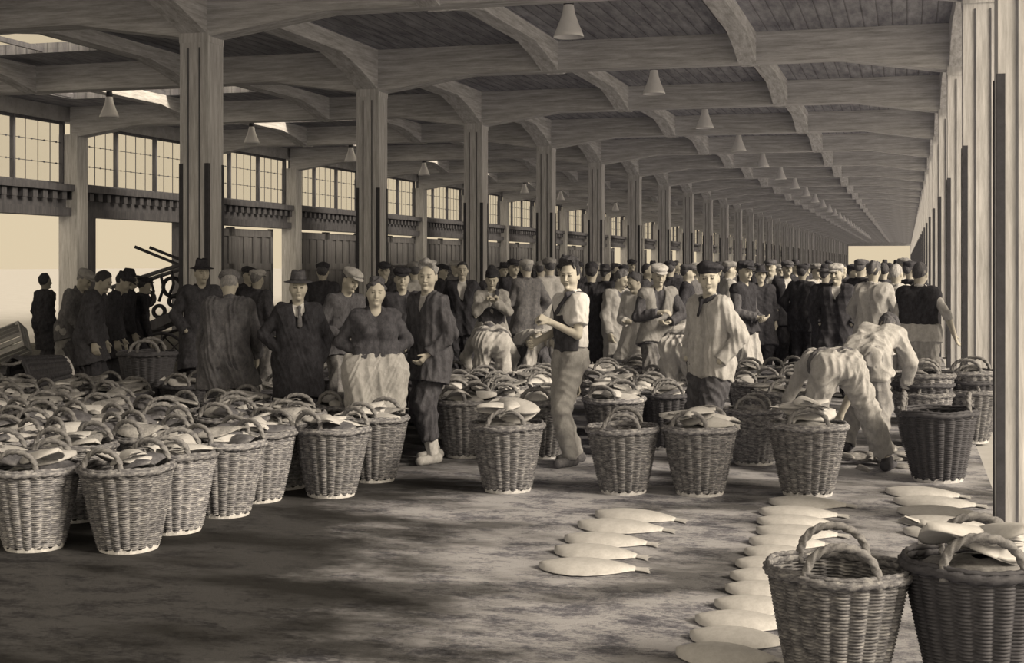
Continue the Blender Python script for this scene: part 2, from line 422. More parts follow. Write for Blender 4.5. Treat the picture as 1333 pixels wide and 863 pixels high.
# ceiling bosses the rods hang from
# ---------------------------------------------------------------- SDF bodies
def unit(v): v = np.asarray(v, float); return v / (np.linalg.norm(v) + 1e-9)
def Rx(t): c, s = math.cos(t), math.sin(t); return np.array([[1, 0, 0], [0, c, -s], [0, s, c]])
def Ry(t): c, s = math.cos(t), math.sin(t); return np.array([[c, 0, s], [0, 1, 0], [-s, 0, c]])
def Rz(t): c, s = math.cos(t), math.sin(t); return np.array([[c, -s, 0], [s, c, 0], [0, 0, 1]])
I3 = np.eye(3)
class Sdf:
    def __init__(s): s.p = []; s.cuts = []
    def cone(s, a, b, ra, rb, k=.02, flat=None, cuts=(), op='u'): s.p.append(('c', A(*a), A(*b), ra, rb, k, flat, cuts, op)); return s
    def ell(s, c, rad, R=I3, k=.02, cuts=(), op='u'): s.p.append(('e', A(*c), R, A(*rad), None, k, None, cuts, op)); return s
    def cut(s, c, n): s.cuts.append((A(*c), unit(n))); return s
    def mesh(s, h, wr=0., freq=22., seed=0, aniso=(1, 1, .6)):
        lo = A(9, 9, 9); hi = -lo
        for p in s.p:
            if p[8] != 'u': continue
            if p[0] == 'c':
                r = max(p[3], p[4])
                for q in (p[1], p[2]): lo = np.minimum(lo, q - r); hi = np.maximum(hi, q + r)
            else:
                r = max(p[3]); lo = np.minimum(lo, p[1] - r); hi = np.maximum(hi, p[1] + r)
        lo -= 2.5 * h; hi += 2.5 * h
        n = np.ceil((hi - lo) / h).astype(int) + 1
        Fd = np.full(n, .5, np.float32)
        ax = [(lo[i] + h * np.arange(n[i])).astype(np.float32) for i in range(3)]
        for (t, a, b, ra, rb, k, flat, cuts, op) in s.p:
            if t == 'c': mn = np.minimum(a, b) - max(ra, rb); mx = np.maximum(a, b) + max(ra, rb)
            else: mn = a - max(ra); mx = a + max(ra)
            g = k + 2.5 * h
            i0 = np.clip(np.floor((mn - g - lo) / h).astype(int), 0, n - 1); i1 = np.clip(np.ceil((mx + g - lo) / h).astype(int) + 1, 1, n)
            if np.any(i1 <= i0): continue
            X = ax[0][i0[0]:i1[0], None, None]; Y = ax[1][None, i0[1]:i1[1], None]; Z = ax[2][None, None, i0[2]:i1[2]]
            if t == 'c':
                d = b - a; dd = d.dot(d) + 1e-12
                px, py, pz = X - a[0], Y - a[1], Z - a[2]
                tt = np.clip((px * d[0] + py * d[1] + pz * d[2]) / dd, 0, 1)
                qx, qy, qz = px - tt * d[0], py - tt * d[1], pz - tt * d[2]
                if flat is not None:
                    nx, sc = flat; e = (qx * nx[0] + qy * nx[1] + qz * nx[2]) * (1 / sc - 1)
                    qx = qx + e * nx[0]; qy = qy + e * nx[1]; qz = qz + e * nx[2]
                f = np.sqrt(qx * qx + qy * qy + qz * qz) - (ra + (rb - ra) * tt)
            else:
                R = b; rad = ra
                px, py, pz = X - a[0], Y - a[1], Z - a[2]
                u = [(px * R[0, i] + py * R[1, i] + pz * R[2, i]) for i in range(3)]
                k0 = np.sqrt((u[0] / rad[0]) ** 2 + (u[1] / rad[1]) ** 2 + (u[2] / rad[2]) ** 2)
                k1 = np.sqrt((u[0] / rad[0] ** 2) ** 2 + (u[1] / rad[1] ** 2) ** 2 + (u[2] / rad[2] ** 2) ** 2) + 1e-6
                f = k0 * (k0 - 1) / k1
            for (cp, cn) in cuts:
                f = np.maximum(f, (X - cp[0]) * cn[0] + (Y - cp[1]) * cn[1] + (Z - cp[2]) * cn[2])
            S = Fd[i0[0]:i1[0], i0[1]:i1[1], i0[2]:i1[2]]
            if op == 'u':
                hh = np.maximum(k - np.abs(S - f), 0) / k
                S[...] = np.minimum(S, f) - hh * hh * k * .25
            else:
                hh = np.maximum(k - np.abs(S + f), 0) / k
                S[...] = np.maximum(S, -f) + hh * hh * k * .25
        for cp, cn in s.cuts:
            Fd = np.maximum(Fd, (ax[0][:, None, None] - cp[0]) * cn[0] + (ax[1][None, :, None] - cp[1]) * cn[1] + (ax[2][None, None, :] - cp[2]) * cn[2])
        Fd[0] = Fd[-1] = .5; Fd[:, 0] = Fd[:, -1] = .5; Fd[:, :, 0] = Fd[:, :, -1] = .5
        V, Q = nets(Fd, lo, h)
        if wr and len(V):
            N = vnorm(V, Q); r = np.random.default_rng(seed); P = V * np.array(aniso); w = np.zeros(len(V))
            for j in range(6):
                dv = r.normal(size=3); dv /= np.linalg.norm(dv); fq = freq * (.6 + .9 * r.random())
                sn = np.sin(P @ dv * fq + r.random() * 6.28 + 1.5 * np.sin(P @ r.normal(size=3) * fq * .25)); w += sn if j < 3 else (1.2 - 2.4 * np.abs(sn))
            V = V + N * (wr * .45 * w)[:, None]
        return V, Q
def vnorm(V, Q):
    n = np.cross(V[Q[:, 2]] - V[Q[:, 0]], V[Q[:, 3]] - V[Q[:, 1]]); N = np.zeros_like(V)
    for i in range(4): np.add.at(N, Q[:, i], n)
    return N / (np.linalg.norm(N, axis=1, keepdims=True) + 1e-12)
def nets(Fd, lo, h):
    S = Fd < 0
    n = S.shape
    cnt = np.zeros((n[0] - 1, n[1] - 1, n[2] - 1), np.uint8)
    for dx in (0, 1):
        for dy in (0, 1):
            for dz in (0, 1): cnt += S[dx:n[0] - 1 + dx, dy:n[1] - 1 + dy, dz:n[2] - 1 + dz]
    act = np.argwhere((cnt > 0) & (cnt < 8))
    idx = np.full(cnt.shape, -1, np.int32); idx[act[:, 0], act[:, 1], act[:, 2]] = np.arange(len(act))
    acc = np.zeros((len(act), 3)); c = np.zeros(len(act))
    corners = [(a, b, d) for a in (0, 1) for b in (0, 1) for d in (0, 1)]
    val = {q: Fd[act[:, 0] + q[0], act[:, 1] + q[1], act[:, 2] + q[2]] for q in corners}
    for q in corners:
        for ax in range(3):
            if q[ax]: continue
            q2 = tuple(q[i] + (1 if i == ax else 0) for i in range(3))
            f0, f1 = val[q], val[q2]; mk_ = (f0 < 0) != (f1 < 0)
            t = np.where(mk_, f0 / np.where(mk_, f0 - f1, 1), 0)
            p = np.tile(np.array(q, float), (len(act), 1)); p[:, ax] += t
            acc += p * mk_[:, None]; c += mk_
    V = lo + h * (act + acc / np.maximum(c, 1)[:, None])
    Q = []
    for ax in range(3):
        u, v = [(1, 2), (2, 0), (0, 1)][ax]
        sl0 = [slice(None)] * 3; sl1 = [slice(None)] * 3
        sl0[ax] = slice(0, -1); sl1[ax] = slice(1, None)
        ch = S[tuple(sl0)] != S[tuple(sl1)]
        e = np.argwhere(ch)
        e = e[(e[:, u] > 0) & (e[:, v] > 0) & (e[:, u] < n[u] - 1) & (e[:, v] < n[v] - 1)]
        if not len(e): continue
        ins = S[e[:, 0], e[:, 1], e[:, 2]]
        def cell(du, dv):
            g = e.copy(); g[:, u] -= du; g[:, v] -= dv; return idx[g[:, 0], g[:, 1], g[:, 2]]
        q = np.stack([cell(1, 1), cell(0, 1), cell(0, 0), cell(1, 0)], 1)
        q[~ins] = q[~ins][:, ::-1]; Q.append(q)
    Q = np.concatenate(Q) if Q else np.zeros((0, 4), int)
    return V, Q[(Q >= 0).all(1)]

def ik(a, t, l1, l2, pole):
    d = t - a; L = min(np.linalg.norm(d), .999 * (l1 + l2)); L = max(L, abs(l1 - l2) + .02); d = unit(d)
    x = (l1 * l1 - l2 * l2 + L * L) / (2 * L); hgt = math.sqrt(max(l1 * l1 - x * x, 0))
    p = np.asarray(pole, float); p = unit(p - d * p.dot(d))
    return a + d * x + p * hgt, a + d * L
PEOPLE_XY = []
class Sk: pass
def skel(H=1.74, lean=(0, 0), twist=0, side=0, head=(0, 0, 0), arms=(('down',), ('down',)), feet=((.11, 0), (-.11, 0)), ph=None, fyaw=(12, -12), shift=(0, 0), knee=(0, -1, 0)):
    k = Sk(); s = k.s = H / 1.74
    R = math.radians
    hz = (ph if ph else .92) * s
    k.P = A(shift[0] * s, shift[1] * s, hz)
    M0 = Ry(R(side * .3)) @ Rx(R(lean[0])); Mm = Ry(R(side * .7)) @ Rx(R((lean[0] + lean[1]) / 2)) @ Rz(R(twist * .5)); M1 = Ry(R(side)) @ Rx(R(lean[1])) @ Rz(R(twist))
    k.M0, k.Mm, k.M1 = M0, Mm, M1
    z = A(0, 0, 1)
    k.W = k.P + .17 * s * (M0 @ z); k.C = k.W + .20 * s * (Mm @ z); k.N = k.C + .17 * s * (M1 @ z)
    k.rv, k.fv, k.uv = M1 @ A(1, 0, 0), M1 @ A(0, -1, 0), M1 @ z
    k.S = {q: k.N - .055 * s * k.uv + q * .158 * s * k.rv for q in (1, -1)}
    k.Hp = {q: k.P + M0 @ A(q * .09 * s, 0, -.02 * s) for q in (1, -1)}
    k.E, k.Wr, k.hd = {}, {}, {}
    for i, q in enumerate((1, -1)):
        a = arms[i]; S = k.S[q]; t = a[0]
        if t == 'down': v = k.rv * q * .07 + k.fv * .05 - z * .52; pole = -k.fv + k.rv * q * .4
        elif t == 'pocket': v = k.rv * q * .045 + k.fv * .09 - k.uv * .44; pole = k.rv * q - k.fv * 1.0
        elif t == 'hip': v = k.rv * q * .0 + k.fv * .07 - k.uv * .38; pole = k.rv * q
        elif t == 'chest': v = -k.rv * q * .1 + k.fv * .22 - k.uv * .20; pole = k.rv * q * .6 - k.uv
        elif t == 'back': v = -k.rv * q * .05 - k.fv * .16 - k.uv * .42; pole = k.rv * q
        elif t in ('tor', 'torp'): v = k.rv * q * a[1] + k.fv * a[2] + k.uv * a[3]; pole = k.rv * q * a[4] + k.fv * a[5] + k.uv * a[6]
        else: v = A(*a[1]); pole = A(*a[2])
        k.E[q], k.Wr[q] = ik(S, S + v * s, .29 * s, .26 * s, pole)
        k.hd[q] = unit(k.Wr[q] - k.E[q])
    k.K, k.An, k.fy = {}, {}, {}
    for i, q in enumerate((1, -1)):
        t = A(feet[i][0] * s, feet[i][1] * s, .09 * s)
        k.K[q], k.An[q] = ik(k.Hp[q], t, .43 * s, .41 * s, knee)
        k.fy[q] = Rz(R(fyaw[i])) @ A(0, -1, 0)
    hy, hp, hr = [R(v) for v in head]
    k.Rh = Rz(hy) @ Rx(hp) @ Ry(hr)
    k.hc = k.N + .055 * s * k.uv + k.Rh @ A(0, -.018, .112) * s
    return k
def hand(f, W, d, n, lat, s, curl=.5, coarse=False, rf=1.):
    """palm, four unequal bent fingers, side thumb. lat: direction to the thumb side"""
    d, n = unit(d), unit(n); lat = unit(lat - d * lat.dot(d)); n = unit(np.cross(d, lat)) * (1 if np.cross(d, lat).dot(n) >= 0 else -1)
    if coarse:
        f.cone(W, W + d * .08 * s, .026 * s, .034 * s, .02); f.cone(W + d * .08 * s, W + (d * .15 + n * .04 * curl) * s, .032 * s, .022 * s, .02); return
    for j, (o, L) in enumerate(((.030, .9), (.010, 1.), (-.010, .95), (-.029, .75))):
        b = W + (d * .092 + lat * o) * s
        f.cone(W + lat * o * .6 * s, b, .017 * s, .0125 * s * rf, .012)
        dr = unit(d + lat * o * 2.5); p = b; ang = 0
        for (l, r0, r1, c) in ((.043, .0095, .0088, .9), (.028, .0088, .008, 1.1), (.022, .008, .0068, .8)):
            ang += curl * c; v = dr * math.cos(ang) + n * math.sin(ang); q = p + v * l * L * s
            f.cone(p, q, r0 * s * rf, r1 * s * rf, .004); p = q
    b = W + (d * .025 + lat * .024) * s; v1 = unit(d * .75 + lat * .7 + n * .25); m = b + v1 * .045 * s
    f.cone(b, m, .0145 * s, .011 * s, .008); f.cone(m, m + unit(v1 + n * curl * .8 + d * .5) * .032 * s, .0105 * s, .0085 * s, .004)
def head_sdf(f, k, fat=1.0, fine=True):
    s = k.s; T = lambda x, y, z: k.hc + k.Rh @ A(x, y, z) * s
    R = k.Rh
    f.ell(T(0, .012, .030), A(.076, .096, .094) * s, R, .02)
    f.cone(T(0, -.028, -.015), T(0, -.048, -.092), .066 * s * fat, .034 * s * fat, .03)
    f.ell(T(0, .0, -.03), A(.068 * fat, .075, .07) * s, R, .02)
    for q in (1, -1):
        f.ell(T(q * .036, -.054, -.035), A(.028 * fat, .03, .032) * s, R, .02)
        f.ell(T(q * .079, .006, -.005), A(.010, .020, .033) * s, R, .006)
    f.ell(T(0, -.086, -.098), A(.02, .018, .016) * s, R, .015)
    if fine:
        f.cone(T(-.03, -.084, .026), T(.03, -.084, .026), .012 * s, .012 * s, .015)
        for q in (1, -1):
            f.ell(T(q * .032, -.103, .006), A(.019, .021, .0125) * s, R, .010, op='s')
            f.ell(T(q * .0315, -.083, .005), A(.0125, .0125, .0115) * s, R, .003)
    f.cone(T(0, -.092, .012), T(0, -.114, -.032), .009 * s, .0125 * s, .010)
    for q in (1, -1): f.ell(T(q * .012, -.1, -.034), A(.008, .01, .007) * s, R, .006)
    if fine:
        f.cone(T(-.018, -.093, -.058), T(.018, -.093, -.058), .0065 * s, .0065 * s, .006)
        f.cone(T(-.015, -.092, -.070), T(.015, -.092, -.070), .0075 * s, .0075 * s, .006)
    f.cone(T(0, .012, -.06), k.N - .02 * s * k.uv, .052 * s, .058 * s, .03)
def torso(f, k, add=0., hipadd=None, bw=1., fat=0., cuts=()):
    s = k.s; ha = add if hipadd is None else hipadd
    for q in (1, -1):
        top = k.N - .12 * s * k.uv + q * .092 * s * bw * k.rv
        mid = k.W + (k.Mm @ A(q * .068 * bw * s, 0, 0)); hip = k.Hp[q] + k.M0 @ A(0, .01 * s, .03 * s)
        f.cone(top, mid, .086 * s * bw + add, .076 * s * bw + add + fat, .06, None, cuts)
        f.cone(mid, hip, .076 * s * bw + add + fat, .084 * s * bw + ha + fat * .8, .06, None, cuts)
        f.cone(k.N - .035 * s * k.uv, k.S[q] - .0 * s * k.uv, .048 * s + add * .6, .048 * s + add * .8, .045, None, cuts)
        f.ell(k.S[q], A(1, 1, 1) * (.054 * s * bw + add * .8), k=.04, cuts=cuts)
def arm(f, k, q, add=0., ra=(.050, .041, .029), upto=2, cut=None, bw=1.):
    s = k.s; cuts = [cut] if cut else []
    f.cone(k.S[q], k.E[q], ra[0] * s * bw + add, ra[1] * s * bw + add, .010, None, cuts)
    if upto > 1: f.cone(k.E[q], k.Wr[q], ra[1] * s * bw + add, ra[2] * s + add, .008, None, cuts)
def leg(f, k, q, add=(0, 0, 0), cuts=(), bw=1.):
    s = k.s
    f.cone(k.Hp[q], k.K[q], .086 * s * bw + add[0], .058 * s + add[1], .04, None, cuts)
    f.cone(k.K[q], k.An[q], .058 * s + add[1], .04 * s + add[2], .02, None, cuts)

def person(label, X, Y, rz, H=1.72, h=.010, skin=.5, bw=1., fat=0., hair=None, hat=None, wear=(), shoes=.08, socks=None, seed=0, group=None, mouth=True, curl=(.5, .5), palm=None, fatface=1., lift=0, **pose):
    k = skel(H, **pose); s = k.s
    PEOPLE_XY.append((X, Y))
    root = empty('person', (X, Y, lift), rz); tag(root, label, 'person', group)
    coarse = h > .0115
    # ---- body: one continuous skin
    f = Sdf(); torso(f, k, -.012, bw=bw, fat=fat); head_sdf(f, k, fatface, not coarse)
    for i, q in enumerate((1, -1)):
        arm(f, k, q, 0., (.046, .038, .027), bw=min(bw, 1.08)); leg(f, k, q, (-.012, -.01, -.002))
        f.cone(k.An[q] - A(0, 0, .035 * s), k.An[q] + k.fy[q] * .13 * s - A(0, 0, .055 * s), .036 * s, .028 * s, .02)
        pn = (palm[i] if palm and palm[i] is not None else -q * k.rv)
        lat = k.fv if abs(k.hd[q].dot(k.fv)) < .85 else k.uv
        if pose.get('arms', ((0,), (0,)))[i][0] not in ('pocket', 'torp'): hand(f, k.Wr[q], k.hd[q], A(*pn), lat, s, curl[i], coarse, max(1., h / .0068))
    f.cut((0, 0, .004), (0, 0, -1))
    V, Q = f.mesh(h)
    c = np.full((len(V), 3), skin)
    q = (V - k.hc) @ k.Rh / s
    ax = np.abs(q[:, 0]); fr = (q[:, 1] < -.06)
    if not coarse:
        eye = fr & (np.abs(ax - .031) < .014) & (np.abs(q[:, 2] - .006) < .0062); c[eye] = .10
        brow = fr & (np.abs(ax - .033) < .021) & (np.abs(q[:, 2] - .028) < .0048); c[brow] = skin * .42
        c[fr & (ax < .02) & (np.abs(q[:, 2] + .064) < .004)] = skin * .35
        c[fr & (ax < .022) & (np.abs(q[:, 2] + .064) < .010) & (c[:, 0] == skin)] = skin * .75
    else:
        c[fr & (np.abs(ax - .031) < .02) & (np.abs(q[:, 2] - .012) < .014)] = skin * .35
    c[:, 1] *= .97; c[:, 2] *= .92
    mk('body', V, [Q], SKIN, root, True, c)
    hg = max(h, .008)
    T = lambda x, y, z: k.hc + k.Rh @ A(x, y, z) * s
    nz = lambda v: k.Rh @ A(*v)
    # ---- hair
    if hair:
        f = Sdf(); t = hair.get('t', .010); L = hair.get('low', -.04)
        f.ell(T(0, .016, .034), A(.077 + t * .6, .096 + t * .8, .093 + t * 1.3) * s, k.Rh, .02)
        if hair.get('quiff'): u = hair['quiff']; f.ell(T(.01, -.058, .112 + .012 * u), A(.058, .042, .034 * u) * s, k.Rh, .02); f.ell(T(0, .0, .118 + .012 * u), A(.075, .075, .034 * u) * s, k.Rh, .02); f.ell(T(-.035, -.04, .10), A(.04, .04, .03 * u) * s, k.Rh, .02)
        if hair.get('bun'): f.ell(T(0, .105, .02), A(.05, .04, .05) * s, k.Rh, .02)
        f.cut(T(0, -.054, .076), nz((0, -.85, -.55))); f.cut(T(0, 0, L), nz((0, -.25, -1)))
        V, Q = f.mesh(min(hg, .008) if not coarse else h, hair.get('wr', .004), hair.get('fr', 60), seed + 3)
        mk('hair', V, [Q], hair_mat(hair['v']), root)
    # ---- hats
    if hat:
        ty, hv = hat[0], hat[1]; mh = cloth(hv)
        hh = min(hg, .008) if not coarse else h
        if ty in ('cap', 'beret', 'sailor'):
            f = Sdf()
            if ty == 'cap':
                f.ell(T(0, -.012, .094), A(.103, .128, .046) * s, k.Rh @ Rx(.12), .02); f.ell(T(0, .01, .06), A(.09, .107, .05) * s, k.Rh, .02)
            elif ty == 'beret':
                f.ell(T(.012, .0, .100), A(.112, .122, .046) * s, k.Rh @ Rx(-.05) @ Ry(.12), .02); f.ell(T(0, .005, .066), A(.090, .108, .05) * s, k.Rh, .02)
            else:
                f.ell(T(0, .005, .10), A(.085, .1, .05) * s, k.Rh, .02); f.ell(T(0, .005, .065), A(.091, .109, .04) * s, k.Rh, .01)
            f.cut(T(0, 0, .046), nz((0, .12, -1)))
            V, Q = f.mesh(hh, .004, 40, seed + 5); co = mk('cap', V, [Q], mh, root)
            if ty == 'cap':
                f = Sdf(); f.ell(T(0, -.108, .052), A(.072, .055, .011) * s, k.Rh @ Rx(.30), .01)
                V, Q = f.mesh(min(hh, .007)); mk('visor', V, [Q], mh, co)
        elif ty == 'fedora':
            f = Sdf(); f.cone(T(0, .004, .055), T(0, .008, .125), .094 * s, .083 * s, .02, (k.Rh @ A(1, 0, 0), .86))
            f.cone(T(0, -.1, .19), T(0, .07, .178), .02 * s, .014 * s, .03, op='s'); f.cut(T(0, 0, .052), nz((0, 0, -1)))
            f.cut(T(0, 0, .172), nz((0, -.12, 1)))
            V, Q = f.mesh(hh, .001, 30, seed); co = mk('hat_crown', V, [Q], mh, root)
            f = Sdf(); f.ell(T(0, -.002, .058), A(.140, .168, .010) * s, k.Rh, .01); f.ell(T(0, 0, .062), A(.11, .13, .012) * s, k.Rh, .012)
            V, Q = f.mesh(min(hh, .006)); mk('hat_brim', V, [Q], mh, co)
            f = Sdf(); f.cone(T(0, .004, .066), T(0, .005, .086), .0965 * s, .095 * s, .01, (k.Rh @ A(1, 0, 0), .86)); f.cut(T(0, 0, .064), nz((0, 0, -1))); f.cut(T(0, 0, .09), nz((0, 0, 1)))
            V, Q = f.mesh(hh); mk('hat_band', V, [Q], cloth(.05), co)
    # ---- clothes
    for wi, g in enumerate(wear):
        ty, v, o = g[0], g[1], (g[2] if len(g) > 2 else {})
        f = Sdf(); wr = o.get('wr', .010) * .62; fq = o.get('fr', 40); nm = o.get('name', ty); mat = cloth(v); ch = []
        if ty == 'trousers':
            ad = o.get('w', .02)
            for q in (1, -1):
                d = unit(k.An[q] - k.K[q]); ct = [(k.An[q] - d * o.get('short', -.03) * s, d)]
                f.cone(k.Hp[q], k.K[q], .086 * s * bw + ad, .066 * s + ad, .03); f.cone(k.K[q], k.An[q] + d * .05 * s, .068 * s + ad, .052 * s + ad * .8, .02, None, ct)
                f.cone(k.Hp[q] + k.M0 @ A(0, .01, .03) * s, k.W + k.M0 @ A(q * .06 * bw, 0, -.02) * s, .086 * s * bw + ad * .8 + fat * .8, .074 * s * bw + ad * .25 + fat, .05)
                f.ell(k.Hp[q] + k.M0 @ A(-q * .03, .020, .0) * s, A(.095, .09, .10) * s, k.M0, .09)
            f.cut(k.W + k.M0 @ A(0, 0, o.get('top', .02)) * s, k.M0 @ A(0, 0, 1)); f.cut((0, 0, .02), (0, 0, -1))
            wr = o.get('wr', .014) * .62
        elif ty in ('top',):
            ad = o.get('add', .022); hem = o.get('hem', .12) * s; up0 = k.M0 @ A(0, 0, 1)
            h0 = (k.Hp[1] + k.Hp[-1]) / 2; hd_ = unit((k.K[1] + k.K[-1]) / 2 - h0)
            hc_ = [(h0 + hd_ * hem, hd_)] if hem > 0 else [(k.P + up0 * (-hem), -up0)]
            torso(f, k, ad, ad + .013, bw, fat, hc_)
            for q in (1, -1):
                if hem > 0:
                    dn = unit((k.K[q] - k.Hp[q])); e = k.Hp[q] + dn * (hem + .04) + k.M0 @ A(q * o.get('flare', .03), 0, 0) * s
                    f.cone(k.Hp[q] + k.M0 @ A(0, .01, .05) * s, e, .088 * s * bw + ad + fat * .8, .092 * s * bw + ad + o.get('flare', .03) * s, .07, None, hc_)
                sl = o.get('sleeve', 'long')
                if sl == 'long': arm(f, k, q, o.get('sadd', ad * .7), (.052, .045, .037), 2, (k.Wr[q] - k.hd[q] * o.get('cuff', .0) * s, k.hd[q]))
                elif sl == 'rolled': arm(f, k, q, ad * .7, (.052, .046, .046), 2, (k.E[q] + k.hd[q] * .05 * s, k.hd[q]))
                elif sl == 'short':
                    du = unit(k.E[q] - k.S[q]); arm(f, k, q, ad * .9 + .008, (.056, .054, .05), 1, (k.S[q] + du * .2 * s, du))
            if o.get('bust'):
                for q in (1, -1): f.ell(k.C + k.M1 @ A(q * .075, -.105, -.01) * s, A(.075, .075, .075) * s, k=.05)
            if o.get('collar', 1):
                for j in range(10):
                    a0, a1 = [math.radians(35 + 29 * (j + i)) for i in (0, 1)]
                    pt = lambda a: k.N + .032 * s * k.uv + (k.fv * math.cos(a) * .068 + k.rv * math.sin(a) * .068) * s - .03 * s * k.uv * max(0, math.cos(a))
                    f.cone(pt(a0), pt(a1), .016 * s, .016 * s, .008)
            vn = o.get('vneck', 0)
            if vn:
                a = k.N + (k.fv * .085 + k.uv * .05) * s; b = k.N + (k.fv * (.096 + .06 * (bw - 1)) + k.fv * fat - k.uv * vn) * s
                f.cone(a, b, .080 * s, .024 * s, .010, op='s')
            else:
                f.ell(k.N + (k.fv * .06 + k.uv * .03) * s, A(.05, .05, .04) * s, k.M1, .01, op='s')
            f.cut(k.N + .085 * s * k.uv, k.uv)
            nm = o.get('name', 'jacket')
        elif ty == 'shirt':       # what shows in an open neck
            torso(f, k, .009, bw=bw, fat=fat); f.ell(k.N + .0 * k.uv, A(.062, .062, .05) * s, k.M1, .02)
            f.cut(k.W, -k.uv); f.cut(k.N + .045 * s * k.uv, k.uv - .0 * k.fv); wr = .003
            f.ell(k.N + (k.fv * .07 + k.uv * .05) * s, A(.04, .05, .045) * s, k.M1, .01, op='s'); nm = 'shirt'
        elif ty == 'tie':
            f.cone(k.N + (k.fv * .085 - k.uv * .02) * s, k.C + (k.fv * .125 - k.uv * .02) * s, .014 * s, .026 * s, .01, (k.fv, .6)); f.ell(k.N + (k.fv * .082 - k.uv * .02) * s, A(.02, .018, .022) * s, k=.01); wr = 0
        elif ty == 'neckerchief':
            for j in range(14):
                a0, a1 = [2 * PI * (j + i) / 14 for i in (0, 1)]
                pt = lambda a: k.N + .025 * s * k.uv + (k.fv * math.cos(a) * .070 + k.rv * math.sin(a) * .072) * s - .04 * s * k.uv * max(0, math.cos(a))
                f.cone(pt(a0), pt(a1), .021 * s, .021 * s, .01)
            f.cone(k.N + (k.fv * .09 - k.uv * .02) * s, k.C + (k.fv * .135 + k.uv * .04) * s, .02 * s, .02 * s, .02, (k.fv, .6)); wr = .004
        elif ty == 'bib':
            torso(f, k, o.get('add', .030), bw=bw, cuts=[(k.C + k.fv * .045 * s, -k.fv), (k.C + k.uv * o.get('top', .07) * s, unit(k.uv + .5 * k.rv)), (k.W - k.uv * .1 * s, -k.uv)])
            f.cone(k.N + (k.rv * .075 + k.fv * .085 - k.uv * .005) * s, k.C + (k.rv * o.get('sx', .04) + k.fv * .132 + k.uv * .03) * s, .026 * s, .026 * s, .01, (k.fv, .6)); wr = .004; nm = 'apron_bib'
            f.cone(k.N + (k.rv * .07 - k.fv * .06 + k.uv * .005) * s, k.N + (k.rv * .07 + k.fv * .07 + k.uv * .01) * s, .028 * s, .03 * s, .01)
        elif ty in ('skirt', 'apron'):
            ln = o.get('len', .5) * s; r1 = o.get('r1', .2) * s; ad = .0 if ty == 'skirt' else .036
            a = k.W + A(0, 0, -.0); b = k.P + A(0, 0, -ln)
            fl = (A(0, 1, 0), .72)
            for q in (1, -1):
                f.cone(a + A(q * .08 * bw * s, 0, 0), k.Hp[q] + A(q * .04, 0, 0) * s, .082 * s * bw + ad + fat, .098 * s * bw + ad + fat, .05)
                f.cone(k.Hp[q] + A(q * .04, 0, 0) * s, b + A(q * .10, 0, -.1) * s, .098 * s * bw + ad + fat, r1 * .75 + ad, .09)
            f.cut(b, (0, 0, -1)); f.cut(k.W + A(0, 0, (.03 if ty == 'skirt' else -.015) * s), (0, 0, 1))
            if ty == 'apron': f.cut(k.P + A(0, -.02, 0), (0, 1, 0))
            wr = o.get('wr', .010) * .7; fq = 38
        elif ty == 'band':   # rolled apron or belt at the waist
            for q in (1, -1): f.cone(k.W + k.M0 @ A(q * .08, 0, -.05) * s, k.W + k.M0 @ A(q * .085, 0, -.05 - o.get('len', .04)) * s, .105 * s * bw + o.get('o', .024), .108 * s * bw + o.get('o', .024) + .006, .05)
            f.cut(k.W + k.M0 @ A(0, 0, -.02) * s, k.M0 @ A(0, 0, 1)); f.cut(k.W + k.M0 @ A(0, 0, -.06 - o.get('len', .04)) * s, k.M0 @ A(0, 0, -1)); nm = o.get('name', 'belt')
        V, Q = f.mesh(max(hg, .009) if h <= .011 else h, wr * (1 if h < .013 else .7), fq, seed * 7 + wi)
        if len(Q): mk(nm, V, [Q], mat, root)
    for q in (1, -1):
        f = Sdf(); a = k.An[q]
        f.cone(a + A(0, 0, -.045 * s) - k.fy[q] * .055 * s, a + k.fy[q] * .15 * s - A(0, 0, .052 * s), .047 * s, .040 * s, .02); f.cone(a + A(0, 0, .0), a - A(0, 0, .04) * s, .048 * s, .05 * s, .02)
        f.cut((0, 0, .0), (0, 0, -1)); f.cut(a + A(0, 0, .035 * s), (0, 0, 1))
        V, Q = f.mesh(hg)
        if len(Q): mk('shoe', V, [Q], cloth(shoes), root)
        if socks:
            f = Sdf(); d = unit(k.An[q] - k.K[q]); f.cone(a - d * .16 * s, a, .058 * s, .056 * s, .02, None, [(a + d * .01, d), (a - d * .14 * s, -d)])
            V, Q = f.mesh(hg, .006, 50, seed); mk('sock', V, [Q], cloth(socks), root)
    return root
def face_cam(X, Y, phi): return math.atan2(-X, Y) + math.radians(phi)
def stand(label, px, d, phi, **kw):
    X, Y = at(px, d)
    return person(label, X, Y, face_cam(X, Y, phi), **kw)
# ---------------------------------------------------------------- people
HD = lambda v=.12, **k: dict(v=v, **k)
LT, MT, DK, BK = .62, .34, .12, .045
# the young man in the white shirt, side on, face to the viewer
stand('young man in a white shirt with dark curly hair, arm bent across his chest', 742, 11.4, -62, H=1.70, h=.0065, skin=.5, seed=1,
      head=(42, 4, 0), lean=(-4, 2), arms=(('tor', -.06, .26, -.16, .5, -.8, -.6), ('tor', .02, .26, -.34, .4, -.6, -.3)), feet=((.09, -.05), (-.09, .10)), fyaw=(20, 0), curl=(1.1, .8),
      hair=HD(.05, t=.016, wr=.011, fr=70, quiff=1.25, low=-.03),
      wear=[('trousers', .40, dict(w=.022, wr=.010, top=.01)), ('top', .88, dict(name='shirt', sleeve='short', hem=-.10, add=.022, wr=.007)), ('bib', .08, dict(add=.034, top=-.02, sx=-.02))], shoes=.16)
